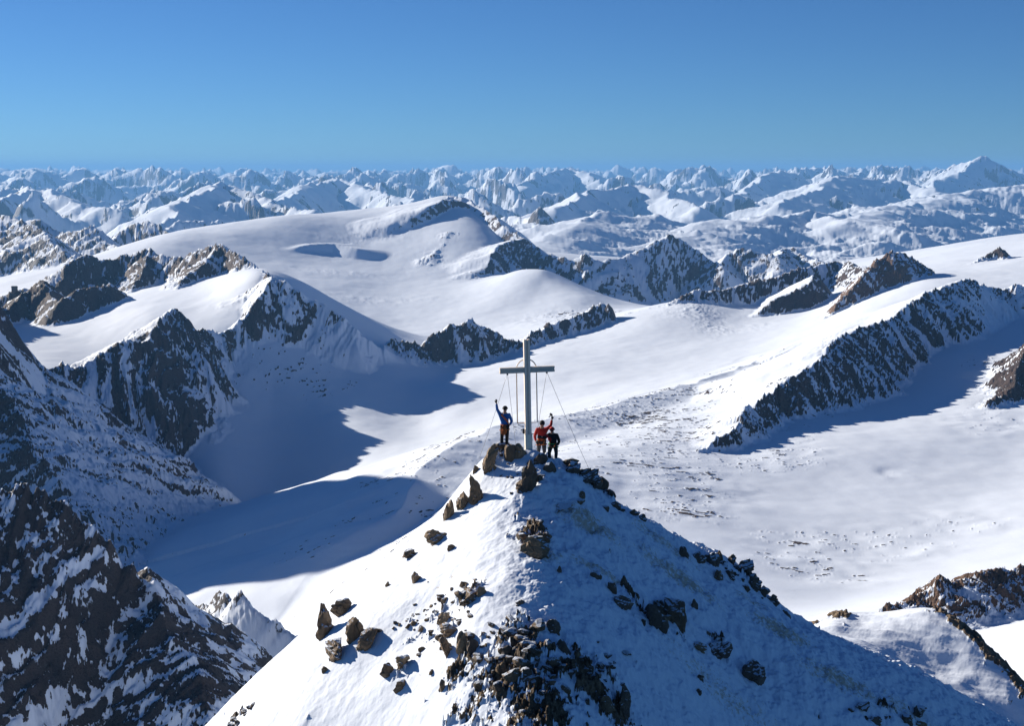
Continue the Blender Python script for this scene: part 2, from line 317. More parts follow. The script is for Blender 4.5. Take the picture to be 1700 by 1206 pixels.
farz[:r0] = base[:r0]
Z = base * (1 - far_w) + farz * far_w
rockp = far_w * .76 * (1 - np.pad(soft, ((r0, 0), (0, 0))) * .75)
gul = np.full_like(base, .6); streak = np.zeros_like(base)
owner = np.where(YY > 6800, 99, 0).astype(np.int16)
# gentle rolls on the snowfields
roll = np.clip((YY - 250) / 900, 0, 1) * (1 - far_w)
Z += roll * (7 * fbm(XX, YY, 700, 3, 21) + 1.0 * fbm(XX, YY, 90, 3, 25))
Z += roll * sstep(3400, 4200, YY) * (AA < .1) * 10 * pn(XX / 330, YY / 520, 29)
WHITE = [(575,600,2500,70),(520,640,2420,80),(640,590,2600,50),(470,650,2420,60),(1690,530,2280,50),(440,1060,880,40),(480,1080,880,40)]
whm = np.zeros_like(Z)
for u, v, D, rad in WHITE:
    x0, y0, _ = W(u, v, D); i0, i1 = np.searchsorted(Y1, [y0 - 3 * rad, y0 + 3 * rad]); k = slice(i0, i1)
    whm[k] = np.maximum(whm[k], np.exp(-(((XX[k] - x0) ** 2 + (YY[k] - y0) ** 2) / (2 * rad * rad))))
for oi, (nm, pts, sF, sN, jag, rib, lam, rF, rN) in enumerate(RIDGES, 1):
    Pp = np.array([PT(p) for p in pts]); reach = 520 if Pp[:, 1].max() < 3600 else 1100
    i0 = int(np.searchsorted(Y1, Pp[:, 1].min() - reach)); i1 = int(np.searchsorted(Y1, Pp[:, 1].max() + reach))
    ra = reach / Pp[:, 1].min()
    c0 = int(np.searchsorted(A1, (Pp[:, 0] / Pp[:, 1]).min() - ra)); c1 = int(np.searchsorted(A1, (Pp[:, 0] / Pp[:, 1]).max() + ra))
    k = (slice(i0, i1), slice(c0, c1)); X_, Y_ = XX[k], YY[k]
    w = lam * .26
    bd, h, side, s = segdist(X_ + w * fbm(X_, Y_, lam * 2.2, 2, 41 + oi), Y_ + w * fbm(X_, Y_, lam * 2.2, 2, 141 + oi), pts, reach)
    slope = sF * (1 - side) / 2 + sN * (1 + side) / 2; rk = rF * (1 - side) / 2 + rN * (1 + side) / 2
    sh = s + 60 * oi + .45 * bd + lam * .55 * fbm(X_, Y_, lam * 2.6, 3, 191 + oi)
    ribn = ridged(sh, bd * .20, lam, 4, 80 + oi, .55, 1.2)
    rough = ridged(X_ + .4 * Y_, Y_, lam * .5, 6, 90 + oi, .62, 1.2)
    fade = np.clip(bd / (lam * .8), 0, 1); ra_ = rib * (.08 + .92 * sstep(.3, .75, rk)) * (1 - .8 * whm[k])
    z = h + jag * np.exp(-bd / (lam * .5)) * fbm(s, s * 0, lam * .45, 5, 31 + oi, .65) - slope * bd + fade * ra_ * (ribn - .62) * 1.5 + (.3 + .7 * fade) * ra_ * .60 * (rough - .60)
    z += (cells(sh, bd * .5, lam * .16, 3 + oi) * .12 + cells(sh, bd * .6, lam * .07, 8 + oi) * .05) * ra_
    b0 = Z[k]; kk = 6 + .15 * rib
    hh = np.clip(.5 + .5 * (z - b0) / kk, 0, 1)
    Z[k] = b0 * (1 - hh) + z * hh + kk * hh * (1 - hh) * .5
    rockp[k] = rockp[k] * (1 - hh) + rk * hh
    gul[k] = gul[k] * (1 - hh) + hh * ridged(sh, bd * .12, lam * .75, 3, 80 + oi, .6, 1.2)
    if nm == 'near_rock_face': gul[k] = gul[k] * (1 - hh) + hh * (.62 + 1.7 * (ridged(sh + .45 * bd, bd * .10, 30, 3, 88, .6, 1.2) - .58))
    streak[k] = streak[k] * (1 - hh) + hh * (.6 * fbm(sh, bd * .25, lam * .20, 3, 160 + oi, .6) + .75 * fbm(sh, bd * .85, lam * .07, 4, 170 + oi, .7))
    if nm == 'near_rock_face': streak[k] += hh * (1.1 * fbm(sh, bd, 9, 4, 181, .65) + .25)
    ow = owner[k]; ow[(hh > .5)] = oi; owner[k] = ow
# slope of the finished surface decides where snow cannot lie
dA = np.gradient(A1); dY = np.gradient(Y1)
zc = np.gradient(Z, axis=1) / (dA[None, :] * YY)                     # dz/dx
zr = np.gradient(Z, axis=0) / dY[:, None] - AA * zc                  # dz/dy along constant x
slp = np.hypot(zc, zr)
cs = np.clip(YY / 1500, .3, 4)
nz = fbm(XX + Z * .7, YY, 26, 5, 201, .6) + 1.2 * (YY < 1300) * fbm(XX + .5 * Z, YY + .5 * Z, 5, 3, 206, .7)
streak += far_w * .8 * fbm(XX + Z, YY, 260, 5, 211, .6)
rock = np.clip(slp - .90, -.6, .35) * .65 + nz * .22 + streak * .50 + (gul - .62) * 1.2 + (rockp - .78) * 1.3 - .13
rock = np.clip(.5 + rock, 0, 1) * sstep(.10, .30, rockp)
rock -= .9 * whm
rock = np.clip(rock, 0, 1)
SPECKS = [(1262,655,1680,55,1),(1320,612,1780,50,1),(1215,700,1560,55,1),(1360,580,1900,45,.9),(1180,740,1480,45,1),(1280,690,1620,40,.8),(760,770,1480,90,1),(850,715,1640,110,1),(960,695,1760,110,1),(1080,665,1930,110,.9),(690,830,1390,70,.9),(1010,740,1480,90,.7),(1120,740,1560,90,.9),(1180,720,1600,90,1),
 (1130,640,2050,80,.7),(1250,600,2200,80,.7),(1230,740,1500,70,.9),(1350,905,1060,40,1),(1410,885,1090,40,1),(1320,925,1010,30,.8),(1500,875,1110,40,.8),(1600,850,1180,30,.9),(1380,945,980,30,.8),
 (1640,690,1650,50,.8),(1680,580,2000,60,.8),(600,1000,1150,80,.6),(560,960,1300,60,.6),(1490,780,1380,14,.9),(960,500,3550,120,.8),(1000,490,3650,80,.8),(1120,840,1180,40,.8),(1110,790,1290,60,1),
 (630,940,1350,60,.7),(300,830,1980,60,.6),(470,560,2500,120,.7)]
spk = np.zeros_like(Z)
for u, v, D, rad, st in SPECKS:
    x0, y0, _ = W(u, v, D); i0, i1 = np.searchsorted(Y1, [y0 - 3 * rad, y0 + 3 * rad]); k = slice(i0, i1)
    spk[k] = np.maximum(spk[k], st * np.exp(-((XX[k] - x0) ** 2 + ((YY[k] - y0) * .8) ** 2) / (2 * rad * rad)))
k = slice(0, int(np.searchsorted(Y1, 4500)))
cl = fbm(XX[k], YY[k], 120, 3, 251)
sp_n = .12 * cl + ridged((XX[k] + YY[k] * .35) * .38, YY[k] - XX[k] * .35, 20, 5, 231, .62, 1.4)
sp = np.clip((sp_n - .80 - .22 * (1 - np.clip(spk[k] * 1.6, 0, 1))) * 9, 0, 1) * sstep(.12, .5, spk[k])
Z[k] += .9 * sp * np.clip(YY[k] / 1500, .3, 1.5) + 1.4 * sstep(.1, .6, spk[k]) * fbm(XX[k], YY[k], 60, 3, 241)
rock[k] = np.maximum(rock[k], sp * .95)
for u, v, D, rx, ry, am, ll in [(1150,525,3020,60,90,4.0,22),(1185,550,2860,40,90,3.0,18),(1260,535,2850,40,60,2.0,25),(560,420,4500,150,60,3.0,40),(610,395,5000,160,60,3.0,40),(600,500,4100,220,60,2.5,40),(960,505,3600,150,120,3.5,30),(1640,560,2150,60,60,2.0,20),(1000,690,1800,150,80,1.5,14)]:
    x0, y0, _ = W(u, v, D); i0, i1 = np.searchsorted(Y1, [y0 - 3 * ry, y0 + 3 * ry]); k = slice(i0, i1)
    Z[k] += am * np.exp(-(((XX[k] - x0) / rx) ** 2 + ((YY[k] - y0) / ry) ** 2)) * (ridged(XX[k] + .5 * YY[k], YY[k] * .6, ll, 4, 261, .6) - .5)
q_own = owner[:-1, :-1]
NAMES = {0: 'snow_ground', 99: 'far_mountains'}
for i, r in enumerate(RIDGES, 1): NAMES[i] = r[0]
groups = {}
for i, n in NAMES.items(): groups.setdefault(n, []).append(i)
for n, ids in groups.items():
    keep = np.isin(q_own, ids)
    if keep.sum() < 5: continue
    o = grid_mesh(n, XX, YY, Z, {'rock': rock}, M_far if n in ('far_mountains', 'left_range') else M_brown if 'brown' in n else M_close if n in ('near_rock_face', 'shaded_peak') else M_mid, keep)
    o['kind'] = 'structure'
# ------------------------------------------------------------------ the summit under the camera
near_uv = [
 (877,748,56),(838,748,56),(905,757,55.6),(920,772,55.2),(860,770,55.4),(800,765,56.6),(780,790,56.4),(740,840,56),(700,882,55.6),(640,930,55),(560,1000,54.4),(500,1060,53.6),(440,1120,53),(370,1206,52),
 (900,776,57.0),(928,780,56.7),(935,772,56.2),(1010,832,57),(1060,858,57.3),(1110,888,57.6),(1165,905,57.8),(1220,935,57.8),(1300,1022,57.0),(1400,1066,56),(1560,1140,54.6),(1645,1210,53.6),(1720,1260,53),
 # rib
 (858,800,54.4),(850,830,53.5),(835,860,52.9),(800,940,50.9),(785,1000,49.5),(772,1060,48.3),(760,1130,47.2),(755,1206,46.1),(750,1300,44.9),
 # lit left face
 (780,850,54.2),(740,900,53.4),(690,950,52.7),(640,1000,52),(600,1060,51),(560,1130,50.2),(500,1206,49.6),(640,1130,49),(640,1206,47.9),(700,1060,49.9),(720,980,51.2),(450,1300,49),(600,1300,47),(300,1300,51),
 # shaded right face
 (900,850,53.4),(930,800,54.5),(880,900,51.9),(870,960,50.3),(890,1020,49),(880,1100,47.5),(880,1206,45.9),(960,900,52.6),(980,960,51.2),(1000,1030,49.8),(1010,1110,48.3),(1020,1206,46.9),(880,1300,44.6),(1050,1300,46),
 (1060,920,53.7),(1080,980,52.5),(1120,1040,51.6),(1150,1110,50.5),(1170,1206,49.1),(1180,970,54.5),(1230,1030,53.6),(1270,1110,52.4),(1330,1206,51),(1400,1130,53),(1480,1206,52.4),(1300,1300,49.6),(1550,1300,51.5)]
npts = [W(*(p if i < 27 else (p[0], p[1], 56 - (56 - p[2]) * (1.32 if p[0] < 860 else 1.45)))) for i, p in enumerate(near_uv)]
sx0, sy0, sz0 = W(880, 752, 56)
limb = [(740,840,56),(640,930,55),(560,1000,54.4),(440,1120,53),(370,1206,52),(1010,832,57),(1110,888,57.6),(1220,935,57.8),(1400,1066,56),(1560,1140,54.6),(1645,1210,53.6),(880,752,56),(800,765,56.6),(935,772,56.2)]
for p in limb:                                                       # the far flank falls away from the limb
    x, y, z = W(*p); dx, dy = (x - sx0) * .45, 3.0
    npts += [(x + dx * .5, y + dy, z - 2.6), (x + dx, y + dy * 2.6, z - 8.5), (x + dx * 1.4, y + dy * 5, z - 19)]
npa = np.array(npts)
nfit = tps_fit(npa[:, :2] / 10, npa[:, 2], 2e-3)
ys = np.concatenate([np.arange(38, 60, .045 / QF), np.arange(60, 76, .25)]); xa = np.linspace(-.32, .46, int(1300 * QF))
NA, NY = np.meshgrid(xa, ys); NX = NA * NY
NZ = tps(nfit, NX / 10, NY / 10).astype(np.float32)
NZ = np.maximum(NZ, -60)
def blob(X, Y, lst):
    o = np.zeros(np.shape(X), np.float32)
    for u, v, D, rx, ry, st in lst:
        x0, y0, _ = near_hit(u, v) if D is None else W(u, v, D)
        o = np.maximum(o, st * np.exp(-(((X - x0) / rx) ** 2 + ((Y - y0) / ry) ** 2)))
    return o
def near_hit(u, v):
    x, _, z = W(u, v, 1.0)
    D = np.arange(38.5, 66, .02); f = tps(nfit, x * D / 10, D / 10) - z * D
    i = np.argmax(f > 0) if (f > 0).any() else int(np.argmax(f)); return x * D[i], D[i], z * D[i]
# where rock breaks through: (u, v, None, rx, ry, strength)
BARE = [(880,885,None,.75,.55,1.0),(1100,1020,None,.85,.55,1.0),(1050,985,None,.5,.3,.9),(1185,1060,None,.5,.25,.8),(860,1060,None,1.0,.8,1.0),(830,1120,None,1.2,.9,1.05),(950,1110,None,1.1,.9,1.05),(900,1180,None,1.6,.9,1.0),
 (780,1100,None,.9,.7,.85),(1000,1170,None,.9,.7,.95),(780,990,None,.55,.4,.75),(1020,1190,None,.6,.5,1.0),(740,1020,None,.7,.5,.6),(860,860,None,.4,.3,.5),(670,1110,None,.5,.4,.55),
 (1010,825,None,.5,.5,.7),(960,790,None,.5,.5,.8),(1190,930,None,.5,.6,.8),(1240,965,None,.5,.6,.8),(840,765,None,.7,.5,.6),(1360,1190,None,.6,.3,.6),(1480,1180,None,.8,.3,.7),(390,1195,None,.5,.5,.6)]
bare = blob(NX, NY, BARE)
STN = [(980,870,None,1.6,.8,1),(1100,900,None,2,.8,.8),(1130,960,None,2.0,.7,1),(1000,950,None,1.6,.5,.9),(1300,1050,None,1.6,.8,1),(1250,1000,None,1,.5,.8),(1400,1130,None,2.4,.8,.9),(900,920,None,1.2,.6,.8),(750,960,None,1,.5,.5),
 (740,1080,None,1.2,.7,.6),(1200,1150,None,3,1,.7),(1500,1180,None,2,.8,.7)]
stain = blob(NX, NY, STN)
rubble = cells(NX, NY * 1.2, .42, 3) * .5 + cells(NX + .3 * NY, NY, .17, 5) * .3 + cells(NX, NY, .9, 9) * .5
lump = fbm(NX, NY, 1.1, 5, 301, .55)
bm_ = np.maximum(bare, .80 * blob(NX, NY, [(860,1120,None,2.6,1.7,1.0),(1000,1150,None,1.6,1.2,.9),(730,1040,None,1.0,1.0,.62),(1090,1030,None,1.3,.8,.7),(890,895,None,1,.7,.8)])) + .36 * fbm(NX, NY, .55, 6, 311, .72) + .10 * rubble
rockn = np.clip(.5 + (bm_ - .68) * 1.7, 0, 1)
# wind-packed snow: long low ridges, and crust
an = .5
u_ = NX * math.cos(an) - NY * math.sin(an); v_ = NX * math.sin(an) + NY * math.cos(an)
sast = ridged(u_ * .35, v_, 1.3, 5, 321, .55, 1.4)
NZ += .10 * fbm(NX, NY, 3.2, 4, 331) + .12 * sstep(-1, 2, NX) * fbm(NX, NY, .7, 4, 337, .6) + .035 * (sast - .5) + .014 * fbm(NX, NY, .35, 4, 341, .65)
NZ += sstep(.45, .75, bm_) * (.06 + .30 * rubble + .10 * cells(NX, NY, .11, 19) + .07 * lump)
NZ += .05 * blob(NX, NY, [(895,800,None,1.0,1.2,1),(880,840,None,1.2,.8,.8),(940,850,None,1.0,.8,.6)]) * cells(NX, NY, .28, 17)
NZ += .05 * stain * (ridged(u_ * .3, v_, .5, 4, 351) - .5)
kn = np.ones((len(ys) - 1, len(xa) - 1), bool)
og = grid_mesh('summit_ground', NX, NY, NZ, {'rock': rockn, 'stain': stain, 'tone': np.clip(.5 - .9 * cells(NX + .3 * NY, NY, .23, 23, .2), 0, 1)}, M_near, kn); og['kind'] = 'structure'
# the next knoll on the ridge, lower and farther
kuv = [(1340,1034,92),(1400,1022,91),(1450,1020,92),(1500,1017,93),(1545,1020,92),(1580,1028,90),(1610,1050,88),(1640,1082,86),(1700,1140,84),(1760,1200,82),(1400,1060,86.5),(1500,1080,86),(1580,1100,85),(1640,1150,82.5),(1500,1140,80.5),(1600,1180,79.5),(1700,1206,80),(1420,1100,81),(1330,1060,85)]
kp = [W(*p) for p in kuv]
for p in [(1340,1034,92),(1450,1020,92),(1545,1020,92),(1610,1050,88),(1700,1140,84),(1760,1200,82)]:
    x, y, z = W(*p); kp += [(x + 1, y + 5, z - 3.5), (x + 3, y + 12, z - 13)]
kp += [(10, 88, -45), (8, 76, -45), (40, 76, -50), (36, 84, -42)]
kpa = np.array(kp); kfit = tps_fit(kpa[:, :2] / 10, kpa[:, 2], 2e-3)
ky = np.arange(72, 106, .12 / QF); kx = np.linspace(.12, .46, int(560 * QF)); KA, KY = np.meshgrid(kx, ky); KX = KA * KY
KZ = tps(kfit, KX / 10, KY / 10).astype(np.float32)
ku = KX * .9 - KY * .4; kv = KX * .4 + KY * .9
edge = np.zeros_like(KZ)
for (u, v, D, r, st) in [(1395,1024,91,1.0,.9),(1600,1045,88.4,1.3,1),(1630,1070,87,1.3,1.05),(1660,1103,85.6,1.3,1.05),(1700,1140,84.3,1.4,1.05),(1570,1026,90,1.2,.9),(1740,1180,82.5,2,1),(1480,1020,92.5,.6,.6),(1350,1040,91,1,.7)]:
    x0, y0, _ = W(u, v, D); edge = np.maximum(edge, st * np.exp(-((KX - x0) ** 2 + (KY - y0) ** 2) / r ** 2))
kr = cells(KX, KY, .7, 4) * .5 + cells(KX, KY, .28, 6) * .3
kb = edge + .35 * fbm(KX, KY, 1.0, 5, 401, .6) + .1 * kr
KZ += .28 * (ridged(ku * .3, kv, 2.6, 5, 411, .55) - .5) + .15 * fbm(KX, KY, 4, 3, 421) + sstep(.4, .7, kb) * (.1 + .35 * kr)
ok = grid_mesh('snow_knoll', KX, KY, KZ, {'rock': np.clip(.5 + (kb - .5) * 2.2, 0, 1), 'stain': edge * .3}, M_near, None); ok['kind'] = 'structure'
# ------------------------------------------------------------------ rocks on the summit
def near_h(x, y):
    """finished ground height of the summit sheet"""
    i = np.interp(y, ys, np.arange(len(ys))); j = np.interp(x / y, xa, np.arange(len(xa)))
    i0, j0 = int(min(i, len(ys) - 2)), int(min(j, len(xa) - 2)); a, b = i - i0, j - j0
    return float((1 - a) * ((1 - b) * NZ[i0, j0] + b * NZ[i0, j0 + 1]) + a * ((1 - b) * NZ[i0 + 1, j0] + b * NZ[i0 + 1, j0 + 1]))
def near_point(u, v):
    x, y, z = near_hit(u, v)
    for k in range(3):                                   # settle on the finished sheet
        h = near_h(x, y); d = (h - z) / .75; y += d * .5; X_, _, Z_ = W(u, v, y); x, z = X_, Z_
    return x, y, near_h(x, y)
def rock_material(name, a, b, c, snow=.35, band=9.0):
    m, nt, bs = newmat(name)
    tc = nd(nt, 'ShaderNodeTexCoord'); geo = nd(nt, 'ShaderNodeNewGeometry')
    inf = nd(nt, 'ShaderNodeObjectInfo')
    mp = nd(nt, 'ShaderNodeMapping'); nt.links.new(tc.outputs['Object'], mp.inputs[0]); mp.inputs['Rotation'].default_value = (.5, .35, 0)
    wv = nd(nt, 'ShaderNodeTexWave'); wv.inputs['Scale'].default_value = band; wv.inputs['Distortion'].default_value = 6; wv.inputs['Detail'].default_value = 4
    wv.inputs['Detail Scale'].default_value = 2.0; nt.links.new(mp.outputs[0], wv.inputs[0])
    n1 = noise(nt, tc.outputs['Object'], 3.5, 6, .65); n2 = noise(nt, tc.outputs['Object'], 22, 5, .7)
    rnd = mathn(nt, 'MULTIPLY', inf.outputs['Random'], .5)
    f = mathn(nt, 'ADD', mathn(nt, 'MULTIPLY', mathn(nt, 'SUBTRACT', n1, .4), 2.5), mathn(nt, 'SUBTRACT', rnd, .25), clamp=True)
    col = mixc(nt, f, a, b); col = mixc(nt, mathn(nt, 'MULTIPLY', mathn(nt, 'MULTIPLY', wv.outputs['Fac'], n2), .9, clamp=True), col, c)
    sep = nd(nt, 'ShaderNodeSeparateXYZ'); nt.links.new(geo.outputs['Normal'], sep.inputs[0])
    sn = mathn(nt, 'MULTIPLY', mathn(nt, 'ADD', mathn(nt, 'SUBTRACT', sep.outputs['Z'], 1.0 - snow), mathn(nt, 'MULTIPLY', mathn(nt, 'SUBTRACT', n1, .5), .9)), 12, clamp=True)
    nt.links.new(mixc(nt, sn, col, SNOW), bs.inputs['Base Color']); bs.inputs['Roughness'].default_value = .8
    h = mathn(nt, 'ADD', mathn(nt, 'MULTIPLY', wv.outputs['Fac'], .6), n2)
    bp = nd(nt, 'ShaderNodeBump'); bp.inputs['Distance'].default_value = .035; bp.inputs['Strength'].default_value = .9
    nt.links.new(h, bp.inputs['Height']); nt.links.new(bp.outputs[0], bs.inputs['Normal'])
    return m
R_tan = rock_material('tan_schist', (.33, .225, .135), (.46, .33, .20), (.10, .075, .055), .18)
R_brown = rock_material('brown_schist', (.23, .155, .095), (.38, .265, .155), (.07, .055, .04), .24)
R_dark = rock_material('dark_schist', (.14, .105, .08), (.25, .18, .12), (.045, .04, .035), .26)
from mathutils import noise as mn
def rock_chunk(bm, c, w, d, h, rn, tilt, sub, point):
    vs = bmesh.ops.create_icosphere(bm, subdivisions=sub, radius=1.0)['verts']
    planes = [(Vector((rn.gauss(0, 1), rn.gauss(0, 1), rn.gauss(0, .6))).normalized(), rn.uniform(.40, .78)) for _ in range(9)]
    stp = rn.uniform(.13, .24); off = rn.uniform(0, 50); so = Vector((rn.uniform(0, 90), rn.uniform(0, 90), 0))
    for v in vs:
        p = v.co * (1 + .30 * mn.noise(v.co * 1.1 + so))
        for n, k in planes:
            e = p.dot(n) - k
            if e > 0: p -= n * e * .98
        q = p.dot(tilt) / stp; fr = q - math.floor(q)     # ledges along the bedding
        lay = (_HV[int(math.floor(q) + off) % 256][0] - .5) * .42
        rad = (p - tilt * p.dot(tilt)); p += rad * lay - rad * (.10 if fr < .18 else 0)
        if point: k = max(0, p.z) * point; p.x *= 1 - k; p.y *= 1 - k
        p += p.normalized() * (.07 * mn.noise(p * 4 + so) + .03 * mn.noise(p * 11 + so))
        v.co = Vector((p.x * w * .74, p.y * d * .74, p.z * h * .66)) + c
def rock_mesh(w, d, h, seed, mat, slab=0.0, sub=3, point=0.0):
    rn = random.Random(seed); bm = bmesh.new()
    tilt = Vector((rn.uniform(-.7, .7), rn.uniform(-.4, .4), 1)).normalized()
    rock_chunk(bm, Vector((0, 0, 0)), w, d, h, rn, tilt, sub, point)
    if sub > 2:
        for _ in range(3 if sub > 3 else 2):
            k = rn.uniform(.30, .55); c = Vector((rn.uniform(-.36, .36) * w, rn.uniform(-.35, .1) * d, rn.uniform(-.32, .12) * h))
            rock_chunk(bm, c, w * k, d * k, h * k * rn.uniform(.8, 1.3), rn, tilt, sub - 1, 0)
    me = bpy.data.meshes.new('rock'); bm.to_mesh(me); bm.free(); me.materials.append(mat); return me
def put_rock(name, me, u, v, hgt, label, rot=(0, 0, 0), group=None, cat='rock', D=None, lift=.18):
    x, y, z = near_point(u, v)
    o = bpy.data.objects.new(name, me); C.objects.link(o); o.location = (x, y + .05, z + hgt * lift); o.rotation_euler = rot
    o['label'] = label; o['category'] = cat
    if group: o['group'] = group
    return o
PX = 1 / F
